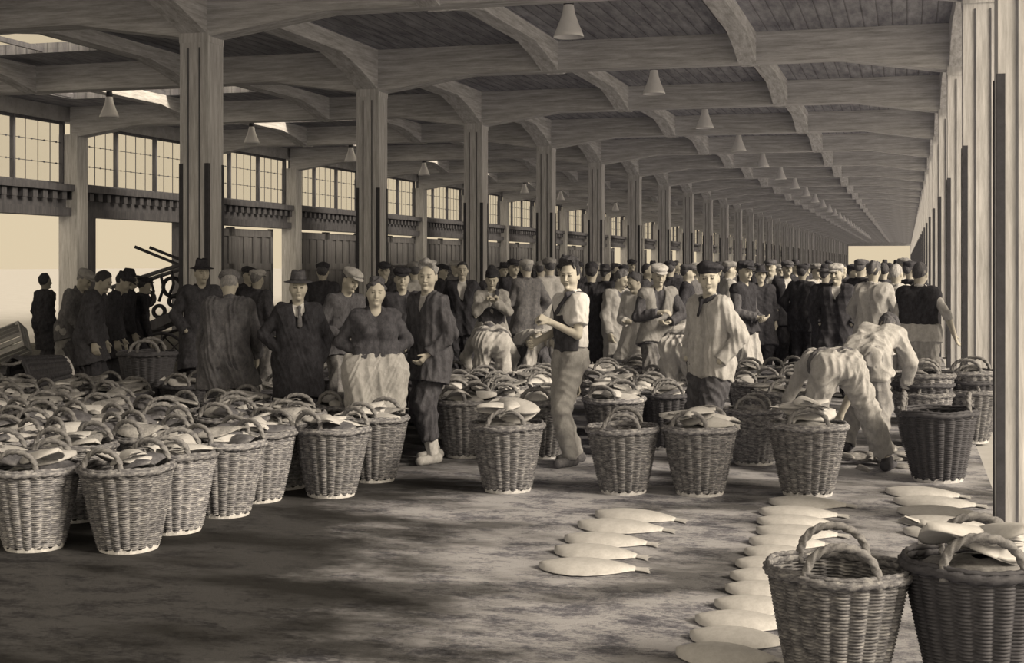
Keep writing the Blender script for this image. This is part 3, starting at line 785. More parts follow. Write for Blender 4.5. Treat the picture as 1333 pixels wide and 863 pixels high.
# the man in the pale smock and beret
stand('man in a pale smock and dark beret, hand in his trouser pocket', 925, 10.75, -48, H=1.68, h=.0065, skin=.48, seed=2,
      head=(45, 2, -2), lean=(0, 2), arms=(('pocket',), ('pocket',)), feet=((.1, 0), (-.1, .05)), fyaw=(15, -5), hair=HD(.07, low=-.05), hat=('beret', .05), bw=1.1,
      wear=[('trousers', .10, dict(w=.03)), ('top', .50, dict(name='smock', hem=.09, add=.026, flare=.0, sadd=.022, wr=.010)), ('neckerchief', .06)], shoes=.1)
# the woman with the apron
stand('broad woman in a dark blouse and long pale apron, hands on her hips', 488, 11.15, 6, H=1.55, h=.0065, skin=.46, bw=1.1, fat=.02, fatface=1.12, seed=3,
      head=(-2, 2, 4), arms=(('torp', -.04, .05, -.34, .8, -.5, 0), ('torp', -.04, .05, -.34, .8, -.5, 0)), feet=((.12, 0), (-.12, 0)), hair=HD(.09, t=.022, low=-.02, bun=1, wr=.010), curl=(.9, .9),
      wear=[('skirt', .10, dict(len=.62, r1=.17)), ('top', .085, dict(name='blouse', hem=.02, add=.022, bust=1, vneck=.10, wr=.008)), ('apron', .42, dict(len=.58, r1=.17, wr=.012))], shoes=.1)
# the jacketed man with pale socks
stand('fair haired man in a dark jacket and pale socks, turned aside beside the woman', 560, 11.55, -52, H=1.69, h=.0065, skin=.48, seed=4,
      head=(40, 4, 4), lean=(2, 4), arms=(('tor', -.02, .12, -.44, .6, -.8, 0), ('tor', -.1, .24, -.36, .6, -.6, -.2)), feet=((.1, -.05), (-.1, .12)), fyaw=(5, 0), hair=HD(.30, t=.010, low=-.02, quiff=.9, wr=.007),
      wear=[('trousers', .09, dict(w=.03, short=.13)), ('shirt', .62), ('top', .095, dict(name='jacket', hem=.20, add=.032, vneck=.16, flare=.03, wr=.011))], shoes=.42, socks=.55)
# the man in the fedora
stand('stout man in a dark overcoat, fedora and tie, hands in his pockets', 388, 11.9, 8, H=1.58, h=.0065, skin=.48, bw=1.12, fat=.02, fatface=1.1, seed=5,
      head=(-6, 2, 0), arms=(('tor', .05, .04, -.50, 1, -.3, 0), ('torp', .0, .06, -.40, 1, -.4, 0)), feet=((.1, 0), (-.1, 0)), hair=HD(.2, low=-.04, t=.004), hat=('fedora', .11),
      wear=[('trousers', .05, dict(w=.025)), ('shirt', .72), ('tie', .16), ('top', .045, dict(name='overcoat', hem=.36, add=.024, vneck=.2, flare=.02, wr=.008))], shoes=.05)
# the stooping man in the grey coat, from behind
stand('stooping man in a worn grey coat and cap, seen from behind beside the fedora man', 294, 12.1, 165, H=1.63, h=.008, skin=.4, seed=6,
      head=(15, 22, 0), lean=(4, 18), bw=1.12, arms=(('abs', (.1, -.12, -.52), (1, .5, 0)), ('abs', (-.08, -.16, -.5), (-1, .5, 0))), feet=((.14, 0), (-.14, -.1)), hair=HD(.3, low=-.06), hat=('cap', .17),
      wear=[('trousers', .08, dict(w=.03)), ('top', .13, dict(name='coat', hem=.26, add=.035, flare=.04, wr=.014))], shoes=.06)
stand('man in a dark coat and trilby standing against the first middle column', 262, 15.3, 14, H=1.69, h=.009, skin=.45, seed=7,
      head=(4, 2, 0), arms=(('hip',), ('pocket',)), hair=HD(.1), hat=('fedora', .06), wear=[('trousers', .07, dict(w=.025)), ('top', .07, dict(name='coat', hem=.40, add=.035, flare=.04))])
# bending man in front, wide stance, back to us
stand('man in pale trousers bent double with legs astride over the fish heap', 1092, 10.9, 197, H=1.72, h=.0075, skin=.45, seed=8, ph=.86,
      lean=(78, 108), twist=-12, head=(0, 70, 0), arms=(('abs', (.05, -.10, -.50), (1, 0, 0)), ('abs', (-.05, -.14, -.48), (-1, 0, 0))), feet=((.30, .05), (-.44, -.10)), fyaw=(20, -35), hair=HD(.12), hat=('cap', .35),
      wear=[('trousers', .46, dict(w=.030, wr=.016, short=.05)), ('top', .50, dict(name='shirt', hem=-.06, add=.02, wr=.012)), ('band', .16, dict(len=.02))], shoes=.1, bw=1.1)
stand('man in a pale creased jacket stooping behind the man bent double', 1124, 12.1, 158, H=1.70, h=.0075, skin=.42, seed=9, ph=.86,
      lean=(50, 84), head=(10, 60, 0), arms=(('abs', (.06, -.10, -.51), (1, .3, 0)), ('abs', (-.02, -.16, -.48), (-1, .3, 0))), feet=((.16, .0), (-.18, .12)), hair=HD(.10), hat=('cap', .12),
      wear=[('trousers', .3, dict(w=.03)), ('top', .46, dict(name='jacket', hem=.14, add=.034, wr=.014, flare=.03))], shoes=.08, bw=1.05)
# the broad-backed man in the waistcoat
stand('broad man in a dark waistcoat and pale trousers walking off, seen from behind', 1195, 14.6, 170, H=1.69, h=.0068, skin=.44, seed=10, bw=1.16,
      head=(-10, 12, 0), lean=(3, 8), arms=(('abs', (.10, .02, -.53), (.6, 1, 0)), ('abs', (-.22, -.02, -.45), (-.5, 1, 0))), palm=(None, (0, -1, 0)), feet=((.17, -.05), (-.17, .08)), hair=HD(.1, low=-.05),
      wear=[('trousers', .44, dict(w=.036, wr=.018)), ('top', .58, dict(name='shirt', hem=-.04, add=.010, sadd=.016, wr=.005, sleeve='rolled')), ('top', .05, dict(name='waistcoat', hem=-.02, add=.032, wr=.006, sleeve=None)), ('band', .5, dict(name='rolled_apron', len=.16, o=.044))], shoes=.1)
stand('tousled man in a pale smock with a shadowed back, seen from behind', 1137, 16.3, 155, H=1.70, h=.009, skin=.44, seed=11, bw=1.1,
      head=(25, 8, 0), arms=(('abs', (.05, -.16, -.46), (1, .4, 0)), ('abs', (-.08, -.12, -.48), (-1, .4, 0))), hair=HD(.14, t=.016, wr=.008), wear=[('trousers', .3, dict(w=.03)), ('top', .5, dict(name='smock', hem=.28, add=.035, flare=.03, wr=.012))])
stand('man in a pale ragged jersey turned away beside the waistcoated man', 1166, 17.2, 150, H=1.66, h=.009, skin=.44, seed=12,
      arms=(('abs', (.05, -.16, -.46), (1, .4, 0)), ('down',)), hair=HD(.4), wear=[('trousers', .35, dict(w=.03)), ('top', .55, dict(name='jersey', hem=.16, add=.03, wr=.02))])
stand('man in a dark suit with open white collar and pale cap before the crowd', 1090, 17.2, -14, H=1.67, h=.009, skin=.46, seed=13, bw=1.12,
      head=(-8, 4, 0), arms=(('pocket',), ('pocket',)), hair=HD(.3), hat=('cap', .5), wear=[('trousers', .06, dict(w=.03)), ('shirt', .7), ('top', .055, dict(name='jacket', hem=.3, add=.035, vneck=.18, flare=.03))])
stand('man in dark waistcoat and stained pale trousers behind the smocked man', 968, 16.6, 58, H=1.70, h=.009, skin=.46, seed=14,
      head=(-14, 2, 0), arms=(('tor', -.1, .2, -.36, .6, -.7, 0), ('tor', -.1, .22, -.34, .6, -.7, 0)), hair=HD(.08), hat=('cap', .06), wear=[('trousers', .48, dict(w=.035, wr=.02)), ('top', .12, dict(name='jersey', hem=.04, add=.014, sadd=.02, wr=.006)), ('top', .05, dict(name='waistcoat', hem=.06, add=.034, wr=.006, sleeve=None))])
stand('man in a soft pale cap peering down between the fedora man and woman', 446, 13.6, 30, H=1.64, h=.0085, skin=.46, seed=15,
      head=(10, 16, 8), lean=(4, 10), arms=(('chest',), ('tor', -.05, .2, -.36, .6, -.5, 0)), hair=HD(.1), hat=('cap', .42), wear=[('trousers', .2, dict(w=.03)), ('top', .11, dict(name='shirt', hem=.10, add=.025))])
stand('clean shaven man in an open dark suit against the third middle column', 602, 19.2, -8, H=1.70, h=.010, skin=.5, seed=16,
      head=(6, 0, 0), arms=(('pocket',), ('pocket',)), hair=HD(.06, t=.008), wear=[('trousers', .05, dict(w=.025)), ('shirt', .65), ('top', .05, dict(name='jacket', hem=.24, add=.032, vneck=.26, flare=.03))])
stand('young worker in a pale shirt with both hands at his mouth', 640, 16.8, 2, H=1.60, h=.009, skin=.46, seed=17,
      head=(0, 14, 0), arms=(('tor', -.13, .25, -.06, .7, 0, -.8), ('tor', -.13, .25, -.06, .7, 0, -.8)), curl=(1.2, 1.2), hair=HD(.08), hat=('sailor', .05), wear=[('trousers', .08, dict(w=.03)), ('top', .4, dict(name='shirt', hem=.05, add=.024, wr=.012)), ('bib', .08, dict(top=-.03))])
stand('worker in pale trousers bent over a basket, back turned, in the middle block', 641, 14.4, 183, H=1.66, h=.0085, skin=.42, seed=18, ph=.88,
      lean=(66, 100), head=(0, 70, 0), arms=(('abs', (.06, -.1, -.5), (1, 0, 0)), ('abs', (-.06, -.1, -.5), (-1, 0, 0))), feet=((.2, 0), (-.2, 0)), hair=HD(.1), hat=('cap', .3),
      wear=[('trousers', .47, dict(w=.024, wr=.016)), ('top', .45, dict(name='shirt', hem=-.05, add=.018, wr=.012)), ('band', .2, dict(len=.02))], bw=1.0)
stand('worker in a pale shirt bending sideways beside another bent worker', 690, 15.2, 28, H=1.64, h=.0085, skin=.42, seed=19, ph=.84,
      lean=(72, 98), head=(0, 66, 0), arms=(('abs', (.12, -.16, -.50), (1, 0, 0)), ('abs', (-.08, -.1, -.5), (-1, 0, 0))), feet=((.18, 0), (-.18, .05)), hair=HD(.1), hat=('cap', .1),
      wear=[('trousers', .1, dict(w=.03)), ('top', .48, dict(name='shirt', hem=.04, add=.026, wr=.014))], bw=1.08)
stand('man in a black coat and bowler seen from behind, next to the fourth middle column', 770, 17.4, 172, H=1.68, h=.010, skin=.42, seed=20, bw=1.08,
      hair=HD(.05), hat=('sailor', .045), wear=[('trousers', .06, dict(w=.025)), ('top', .05, dict(name='coat', hem=.42, add=.035, flare=.04))])
stand('person in a pale dust coat and headscarf, looking down beside a companion', 802, 17.3, 50, H=1.60, h=.010, skin=.42, seed=21,
      head=(5, 22, 0), lean=(0, 6), arms=(('tor', -.1, .2, -.3, .6, -.5, 0), ('down',)), hair=HD(.14, t=.02, low=-.09), wear=[('trousers', .2, dict(w=.03)), ('shirt', .1), ('top', .36, dict(name='coat', hem=.34, add=.034, vneck=.2, flare=.03, wr=.012))])
stand('person in a long pale raincoat with dark hair, turned towards the headscarfed companion', 831, 16.3, -35, H=1.58, h=.010, skin=.42, seed=22,
      head=(-14, 20, 0), lean=(0, 4), arms=(('down',), ('tor', -.1, .2, -.3, .6, -.5, 0)), hair=HD(.07, t=.014, low=-.07), wear=[('trousers', .06, dict(w=.02)), ('top', .62, dict(name='raincoat', hem=.36, add=.036, flare=.05, wr=.012))])
stand('man in dark jersey and pale cap behind the stooping pale trousers', 856, 15.3, 16, H=1.67, h=.0095, skin=.46, seed=23,
      head=(0, 10, 0), lean=(0, 4), arms=(('tor', -.08, .24, -.3, .7, -.3, 0), ('chest',)), hair=HD(.1), hat=('cap', .55), wear=[('trousers', .2, dict(w=.03)), ('top', .10, dict(name='jersey', hem=.10, add=.014, sadd=.022, wr=.006)), ('top', .34, dict(name='waistcoat', hem=.08, add=.034, wr=.006, sleeve=None, vneck=.3))])
stand('man in pale trousers stooping away behind the smocked man', 884, 13.7, 152, H=1.66, h=.0085, skin=.42, seed=24, ph=.88,
      lean=(52, 88), head=(0, 60, 0), arms=(('abs', (.06, -.1, -.5), (1, 0, 0)), ('abs', (-.06, -.12, -.5), (-1, 0, 0))), feet=((.2, .08), (-.18, -.1)), hair=HD(.1), hat=('cap', .1),
      wear=[('trousers', .52, dict(w=.034, wr=.018)), ('top', .55, dict(name='shirt', hem=.0, add=.022, wr=.01)), ('band', .3, dict(len=.03))], bw=1.05)
stand('man in a dark peaked cap between the woman and the jacketed man', 523, 14.3, 4, H=1.63, h=.0095, skin=.46, seed=25,
      arms=(('down',), ('down',)), hair=HD(.1), hat=('cap', .04), wear=[('trousers', .08, dict(w=.03)), ('top', .06, dict(name='jersey', hem=.12, add=.03))])
stand('man with a blurred pale cap facing away by the gates', 334, 16.6, 150, H=1.60, h=.010, skin=.4, seed=26, hair=HD(.2), hat=('cap', .5), wear=[('trousers', .2, dict(w=.03)), ('top', .07, dict(name='jacket', hem=.12, add=.03))])
# the group at the open gateway
stand('man with a pale apron and rolled sleeves stooping in the open gateway', 90, 16.7, 55, H=1.64, h=.010, skin=.4, seed=30, lean=(8, 24), head=(0, 24, 0),
      arms=(('abs', (.1, -.2, -.46), (1, .6, 0)), ('abs', (-.06, -.22, -.44), (-1, .6, 0))), hair=HD(.25), hat=('cap', .4), wear=[('trousers', .14, dict(w=.03)), ('top', .17, dict(name='jersey', hem=.1, add=.03)), ('skirt', .4, dict(name='apron', len=.36, r1=.17))])
stand('bare headed man in a dark coat bowing towards the barrow', 115, 15.3, 72, H=1.62, h=.010, skin=.4, seed=31, lean=(6, 16), head=(0, 26, 0), hair=HD(.05, t=.012), wear=[('trousers', .06, dict(w=.03)), ('top', .075, dict(name='coat', hem=.3, add=.035, flare=.03))])
stand('man in a dark cap and coat behind the bowing man', 140, 16.1, 80, H=1.60, h=.010, skin=.4, seed=32, lean=(6, 20), head=(0, 24, 0), hair=HD(.05), hat=('cap', .06), wear=[('trousers', .06, dict(w=.03)), ('top', .055, dict(name='coat', hem=.3, add=.035, flare=.03))])
stand('man in a wide dark hat next to the barrow', 162, 17.5, 100, H=1.58, h=.010, skin=.4, seed=33, lean=(2, 8), hair=HD(.05), hat=('fedora', .05), wear=[('trousers', .06, dict(w=.03)), ('top', .05, dict(name='coat', hem=.34, add=.035, flare=.03))])
stand('dark capped man bending at the handles of the barrow', 172, 17.8, 110, H=1.52, h=.012, skin=.4, seed=34, lean=(10, 22), hair=HD(.05), hat=('cap', .05), wear=[('trousers', .06, dict(w=.03)), ('top', .05, dict(name='coat', hem=.3, add=.035))])
stand('dark silhouette of a man looking away outside the first gateway', 58, 20.0, 120, H=1.52, h=.012, skin=.3, seed=35, hair=HD(.05, t=.02), wear=[('trousers', .06, dict(w=.03)), ('top', .05, dict(name='coat', hem=.4, add=.04, flare=.04))])
# ---- the crowd: a few figures, copied and turned
def crowd_proto(seed, **kw):
    return person('', 0, -30, 0, h=.016, seed=seed, **kw)
CP = [
 ('man in a dark suit and flat cap', dict(hat=('cap', .07), hair=HD(.1), wear=[('trousers', .06, dict(w=.03)), ('top', .055, dict(name='jacket', hem=.2, add=.035))], arms=(('pocket',), ('down',)))),
 ('white collared man in dark suit', dict(hat=('cap', .12), hair=HD(.1), wear=[('trousers', .06, dict(w=.03)), ('shirt', .65), ('top', .05, dict(name='jacket', hem=.22, add=.035, vneck=.3))], arms=(('pocket',), ('pocket',)))),
 ('man in dark coat and brimmed hat', dict(hat=('fedora', .07), hair=HD(.1), wear=[('trousers', .06, dict(w=.03)), ('top', .06, dict(name='coat', hem=.42, add=.035, flare=.03))])),
 ('man in a pale smock and flat cap', dict(hat=('cap', .3), hair=HD(.1), wear=[('trousers', .2, dict(w=.03)), ('top', .46, dict(name='smock', hem=.2, add=.034))], arms=(('chest',), ('down',)))),
 ('bare headed man in a dark jersey', dict(hair=HD(.07), wear=[('trousers', .3, dict(w=.03)), ('top', .09, dict(name='jersey', hem=.1, add=.03))], arms=(('down',), ('hip',)))),
 ('man in a grey jacket and pale cap', dict(hat=('cap', .5), hair=HD(.3), wear=[('trousers', .1, dict(w=.03)), ('top', .17, dict(name='jacket', hem=.2, add=.035))], arms=(('tor', -.1, .2, -.3, .6, -.5, 0), ('pocket',)))),
]
cpo = [None] * len(CP)
CG = [  # px, depth, kind, turn
 (640, 22, 4, 170), (668, 21, 0, 30), (686, 19.5, 5, 200), (704, 21, 3, 160), (716, 20, 3, 190), (655, 26, 2, 40), (752, 24, 0, 20), (788, 22, 2, 150), (812, 23, 0, 190), (842, 22, 4, 60), (872, 21, 0, 170), (894, 19.5, 1, 100),
 (906, 23, 5, 40), (948, 20, 3, 100), (990, 20, 2, 20), (1004, 22.5, 1, -30), (1024, 21.5, 1, 12), (1044, 20.5, 0, 170), (1062, 22, 3, 30), (1074, 20, 2, 150), (1110, 21, 0, 60), (1120, 19.5, 1, 150), (1150, 20.5, 4, 200), (1158, 23, 0, 30), (1176, 21, 3, 10), (1184, 19, 0, 120),
 (575, 24, 0, 60), (592, 26, 5, 20), (540, 18.5, 3, 190), (322, 19.5, 0, 30), (420, 18.5, 0, 160), (500, 19, 0, 10), (1015, 26, 5, 30), (1035, 27, 2, 60), (1082, 26, 0, 60), (1098, 28, 4, 0), (1135, 26, 2, 20), (1148, 29, 5, 90), (1190, 26, 0, 0), (1168, 27, 2, 0), (1130, 31, 3, 0),
 (730, 30, 0, 0), (745, 36, 2, 80), (775, 29, 5, 0), (800, 32, 1, 90), (822, 29, 0, 30), (850, 31, 2, 0), (880, 28, 4, 60), (915, 30, 0, 0), (935, 27, 2, 200), (955, 31, 5, 30), (975, 28, 0, 0), (985, 34, 1, 0), (1008, 35, 3, 0), (1022, 40, 0, 0), (1050, 36, 2, 60), (1060, 44, 5, 0), (1078, 38, 0, 30), (1092, 46, 2, 0), (1104, 40, 0, 0), (1116, 50, 1, 0), (1128, 42, 4, 0), (1142, 48, 0, 0), (1152, 40, 2, 0), (1160, 54, 0, 0), (1172, 44, 3, 0), (1180, 36, 5, 0), (1188, 50, 2, 0), (680, 34, 2, 0), (662, 40, 0, 0), (1110, 70, 0, 0), (1124, 76, 2, 0), (1138, 80, 5, 0), (1150, 72, 0, 0), (1164, 85, 2, 0), (1086, 62, 4, 0), (1070, 58, 0, 0)]
CG.sort(key=lambda c: c[1])
near_n = 0
crs = random.Random(11)
for i, (px, d, kd, turn) in enumerate(CG):
    for tr in range(12):
        X, Y = at(px, d)
        if all(math.hypot(X - a, Y - c) > .58 for a, c in PEOPLE_XY): break
        d += .35
    PEOPLE_XY.append((X, Y))
    if cpo[kd] is None:
        o = cpo[kd] = crowd_proto(40 + kd, **CP[kd][1])
    else: o = dup(cpo[kd])
    o.location = (X, Y, 0); o.rotation_euler = (0, 0, face_cam(X, Y, turn + crs.uniform(-15, 15))); sc = crs.uniform(.94, 1.02); o.scale = (sc, sc, sc)
    nb = min(((abs(px - q), n) for q, n in ((602, 'the suited man'), (640, 'the mouth-wiping worker'), (740, 'the white shirted man'), (770, 'the black coated man'), (829, 'the pale raincoat'), (856, 'the pale capped man'), (925, 'the smocked man'), (968, 'the stained trousers'), (1090, 'the dark suited man'), (1137, 'the tousled man'), (1166, 'the ragged jersey'), (1195, 'the broad waistcoat'), (523, 'the peaked cap'), (446, 'the soft cap'), (334, 'the blurred cap'))))[1]
    turnw = 'turned away' if abs(turn) > 120 else 'side on' if abs(turn) > 50 else 'facing out'
    dist = '' if d < 21 else ' well' if d < 27 else ' far'
    lb = '%s %s%s behind %s' % (CP[kd][0], turnw, dist, nb)
    tag(o, lb, 'person', 'crowd: ' + lb)
for r_ in [o for o in bpy.data.objects if o.get('category') == 'person' and not o.get('label')]: print('UNUSED', r_.name)

# ---------------------------------------------------------------- wicker baskets
BR, BB, BH = .27, .165, .49
def brad(z): t = z / BH; return BB + (BR - BB) * (t ** .85)
def weave_body(rows=34, st=22, seg=5, vr=4):
    n = st * seg; m = rows * vr
    V = []
    for i in range(m + 1):
        z = .025 + (BH - .04) * i / m
        for k in range(n):
            th = 2 * PI * k / n; par = (k // seg) % 2
            ph = (k % seg) / seg
            dome = math.sin(PI * (ph * .92 + .04)) ** .6
            rowp = abs(math.sin(PI * (i / vr + .5 * par)))
            r = brad(z) - .016 + .013 * dome + .014 * (rowp ** .7) * (.3 + .7 * dome)
            V.append((r * math.cos(th), r * math.sin(th), z))
    f4 = [(i * n + k, i * n + (k + 1) % n, (i + 1) * n + (k + 1) % n, (i + 1) * n + k) for i in range(m) for k in range(n)]
    b = len(V); V.append((0, 0, .03))
    f3 = [(b, (k + 1) % n, k) for k in range(n)]
    return np.array(V), np.array(f4), np.array(f3)
def ring(r, z, n=64): return [(r * math.cos(2 * PI * k / n), r * math.sin(2 * PI * k / n), z + .004 * math.sin(5 * 2 * PI * k / n)) for k in range(n)]
def arch(y0, lean, w=.135, rise=.125, n=56):
    P = []
    for i in range(n + 1):
        a = PI * i / n; x = -w * math.cos(a); sn = math.sin(a)
        yy = math.sqrt(max(.0, (BR) ** 2 - x * x)) * (1 if y0 > 0 else -1)
        P.append((x, yy + lean * sn, BH - .03 + (rise + .03) * (sn ** .7)))
    return P
def basket_proto(dark=False, hr=.125):
    root = empty('fish_basket'); wm = DWICK if dark else WICK
    V, f4, f3 = weave_body(); mk('wicker_side', V, [f4, f3], wm, root)
    m = MB(); m.tube(ring(BR + .002, BH - .008, 150), .017, 12, True, 3, 36, .26); m.tube(ring(BR - .004, BH + .012, 96), .010, 8, True, 2, 60, .3); m.build('rim', wm, root, True)
    for q in (1, -1):
        m = MB(); m.tube(arch(q, -q * .05, rise=hr), .0155, 14, False, 3, 48, .24); m.build('handle', ROPE, root, True)
    m = MB(); n = 64; vv = []
    for zz, rr in ((0, BB + .004), (.024, BB + .012)):
        for k in range(n):
            up = (.012 if (k % 4) in (0, 1) else -.004) if zz > 0 else 0
            vv.append(((rr) * math.cos(2 * PI * k / n), rr * math.sin(2 * PI * k / n), zz + up))
    m.add(vv, [(k, (k + 1) % n, n + (k + 1) % n, n + k) for k in range(n)]); m.build('foot_ring', FOOTM, root, False)
    return root
BP = {'n': basket_proto(), 'd': basket_proto(True)}
bused = {'n': False, 'd': False}
BLIST = []
BOCC = []
def basket(x, y, label, group, rz=None, kind='n', fish=0, sc=1., z=0., tilt=None, white=.75, heap=.0, mound=True, short=None, nest=False):
    if not nest and not tilt and z == 0:
        d0 = math.hypot(x, y); x0, y0 = x, y
        for st in (0, .08, .16, -.1, .24, .32, -.2, .42, .52, .64, .76, .9, 1.05):
            x, y = x0 * (d0 + st) / d0, y0 * (d0 + st) / d0
            if all(math.hypot(x - a, y - c) > .535 * (sc + q) / 2 for a, c, q in BOCC) and all(math.hypot(x - a, y - c) > .40 for a, c in PEOPLE_XY): break
        else:
            if 'row back' in label or 'row of the' in label or 'cluster' in (group or ''): return None
            print('CLASH', label); x, y = x0, y0
        BOCC.append((x, y, sc))
    o = BP[kind] if not bused[kind] else dup(BP[kind]); bused[kind] = True
    o.location = (x, y, z); o.scale = (sc, sc, sc)
    rz = random.uniform(-.5, .5) if rz is None else rz
    o.rotation_euler = (tilt[0], tilt[1], rz) if tilt else (random.uniform(-.02, .02), random.uniform(-.02, .02), rz)
    tag(o, label, 'basket', group)
    BLIST.append(dict(x=x, y=y, z=z, sc=sc, fish=fish, white=white, label=label, short=short or label.split(',')[0].replace('wicker basket', 'basket'), heap=heap, mound=mound and not tilt, rz=rz))
    return o
# ---- fish
def fish_mesh(L=.42, Wd=.22, T=.045, bend=0., nu=22, nv=10, droop=0., seed=0, tail=True):
    """flatfish along +x: head at x=0, tail root near .86 L"""
    V = []; r = random.Random(seed)
    def hw(t): return Wd / 2 * max(.0, (math.sin(PI * min(1, (t / .98)) ** .86)) ** .8) * (1 if t < .62 else 1 - .25 * (t - .62)) + .012
    Lb = L * .86
    us = [i / nu for i in range(nu + 1)]
    def pos(x, y, z):
        zz = z + bend * ((x / L - .45) ** 2 - .05) * L - droop * (y / (Wd / 2)) ** 2 * .03
        return (x, y, zz)
    ring_n = 2 * nv
    for t in us:
        w = hw(t) if t not in (0,) else .008
        if t > .97: w = .022
        th = T * (.25 + .75 * math.sin(PI * min(1, t * .9 + .08)) ** .7)
        for j in range(ring_n):
            a = 2 * PI * j / ring_n; c, s = math.cos(a), math.sin(a)
            y = w * c; body = max(0, 1 - (abs(c)) ** 2.6)
            z = (th * (.5 + .5 * body) if s > 0 else -.0) * (1 if abs(s) > 1e-6 else .3)
            z = th * body * (.9 if s > 0 else .1) * abs(s) ** .3 + .004 * (1 if s > 0 else 0)
            V.append(pos(t * Lb, y * (1 + .02 * math.sin(40 * t)), z))
    f4 = [(i * ring_n + j, (i + 1) * ring_n + j, (i + 1) * ring_n + (j + 1) % ring_n, i * ring_n + (j + 1) % ring_n) for i in range(nu) for j in range(ring_n)]
    ng = [tuple(range(ring_n)), tuple(nu * ring_n + j for j in range(ring_n))[::-1]]
    tv, tf = [], []
    m = 7
    for i in range(m + 1):
        t = i / m; x = Lb - .012 + (L - Lb + .012) * t; w = .020 + .040 * t ** 1.3
        for j in range(7):
            c = -1 + j / 3; y = w * c; xx = x - (.016 * t * (1 - c * c) if t > .5 else 0)
            tv.append(pos(xx, y, .014 * (1 - c * c) * (1 - .5 * t) + .006))
            tv.append(pos(xx, y, .0))
    def q(i, j, s): return i * 14 + j * 2 + s
    for i in range(m):
        for j in range(6):
            tf.append((q(i, j, 0), q(i + 1, j, 0), q(i + 1, j + 1, 0), q(i, j + 1, 0))); tf.append((q(i, j, 1), q(i, j + 1, 1), q(i + 1, j + 1, 1), q(i + 1, j, 1)))
    return V, f4, ng, tv, tf
def fish_obj(mat, **kw):
    V, f4, ng, tv, tf = fish_mesh(**kw)
    m = MB(); m.add(V, f4); m.ng = ng; o = m.build('flatfish', mat, None, True)
    m = MB(); m.add(tv, tf); m.build('tail_fin', mat, o, True)
    return o
FL = fish_obj(FISHW, L=.60, Wd=.34, T=.055); flu = False
def floor_fish(hx, tx, label, group, sc=1.):
    global flu
    h = on_floor(*hx); t = on_floor(*tx)
    o = FL if not flu else dup(FL); flu = True
    dx, dy = t[0] - h[0], t[1] - h[1]
    L = max(.48, min(.72, math.hypot(dx, dy)))
    a = math.atan2(dy, dx)
    o.location = (h[0], h[1], 0.004); o.rotation_euler = (0, 0, a)
    o.scale = (L / .60, L / .60 * sc, 1)
    tag(o, label, 'fish', group); return o
rowM = [((775, 671), (897, 680)), ((752, 685), (882, 693)), ((735, 703), (860, 711)), ((722, 718), (847, 728)), ((702, 739), (848, 744))]
nmM = ['farthest of the five flatfish in the short row on the bare floor', 'flatfish overlapping the farthest one in the short row of five', 'middle flatfish of the short row of five on bare floor', 'flatfish behind the nearest one in the short row of five', 'nearest and largest flatfish of the short row of five']
for i, (a, b) in enumerate(rowM): floor_fish(a, b, 'white ' + nmM[i], 'short row of flatfish', 1.05)
hC = [(1001, 655), (988, 668), (985, 681), (984, 693), (975, 707), (969, 721), (957, 736), (950, 752), (944, 769), (930, 789), (905, 809), (898, 830), (880, 852)]
tC = [(1118, 661), (1107, 674), (1096, 684), (1108, 700), (1090, 712), (1080, 727), (1075, 742), (1072, 758), (1070, 776), (1062, 796), (1050, 818), (1045, 842), (1030, 864)]
for i in range(len(hC)): floor_fish(hC[i], tC[i], 'white flatfish in the long overlapping row behind the empty basket, %s from the far end' % ORD[i] if i < 12 else 'white flatfish nearest the viewer in the long overlapping row', 'long row of flatfish', 1.12)
hR = [(1152, 641), (1163, 654), (1168, 667), (1173, 680), (1176, 694), (1195, 709), (1208, 726)]
tR = [(1266, 649), (1288, 661), (1294, 674), (1300, 689), (1322, 703), (1330, 716), (1340, 734)]
for i in range(len(hR)): floor_fish(hR[i], tR[i], 'white flatfish in the row near the open side columns, %s from the far end' % ORD[i], 'row of flatfish by the open side', 1.08)
# ---- the named single baskets
def bat(px, by, *a, **k):
    x, y = on_floor(px, by); d = math.hypot(x, y)
    return basket(x * (d + .15) / d, y * (d + .15) / d, *a, **k)
FR = 'baskets standing apart at the front'
bat(661, 643, 'wicker basket heaped with one broad white fish, standing alone before the loaded block', None, rz=.25, fish=7, white=1, heap=.05)
bat(812, 645, 'half empty wicker basket just past the white shirted young man, its handles folded up', None, rz=.15, fish=3, white=.2, heap=-.09, sc=.97)
bat(911, 647, 'wicker basket of white fish at the feet of the man in the pale smock', None, rz=-.2, fish=6, white=1, heap=.02)
bat(1051, 648, 'wicker basket piled high with pale fish in front of the bending man', None, rz=.1, fish=7, white=1, heap=.05, sc=1.04)
bat(1221, 629, 'large dark empty basket beside the bending man, handles at its two sides', None, rz=1.5, kind='d', fish=0, sc=1.1, mound=False)
bat(981, 607, 'tall narrow basket with an upright hoop handle, behind the smocked man', None, rz=.0, fish=2, white=.2, sc=.93, heap=-.05)
xx, yy = at(1088, 5.35); basket(xx, yy, 'dark empty basket with two hoop handles, nearest to the viewer', None, rz=.12, kind='n', fish=0, mound=False, sc=1.0)
xx, yy = at(1279, 5.2); basket(xx, yy, 'dark basket of big white fish beside the nearest empty basket', None, rz=.0, kind='d', fish=6, white=1, heap=.03, sc=1.08)
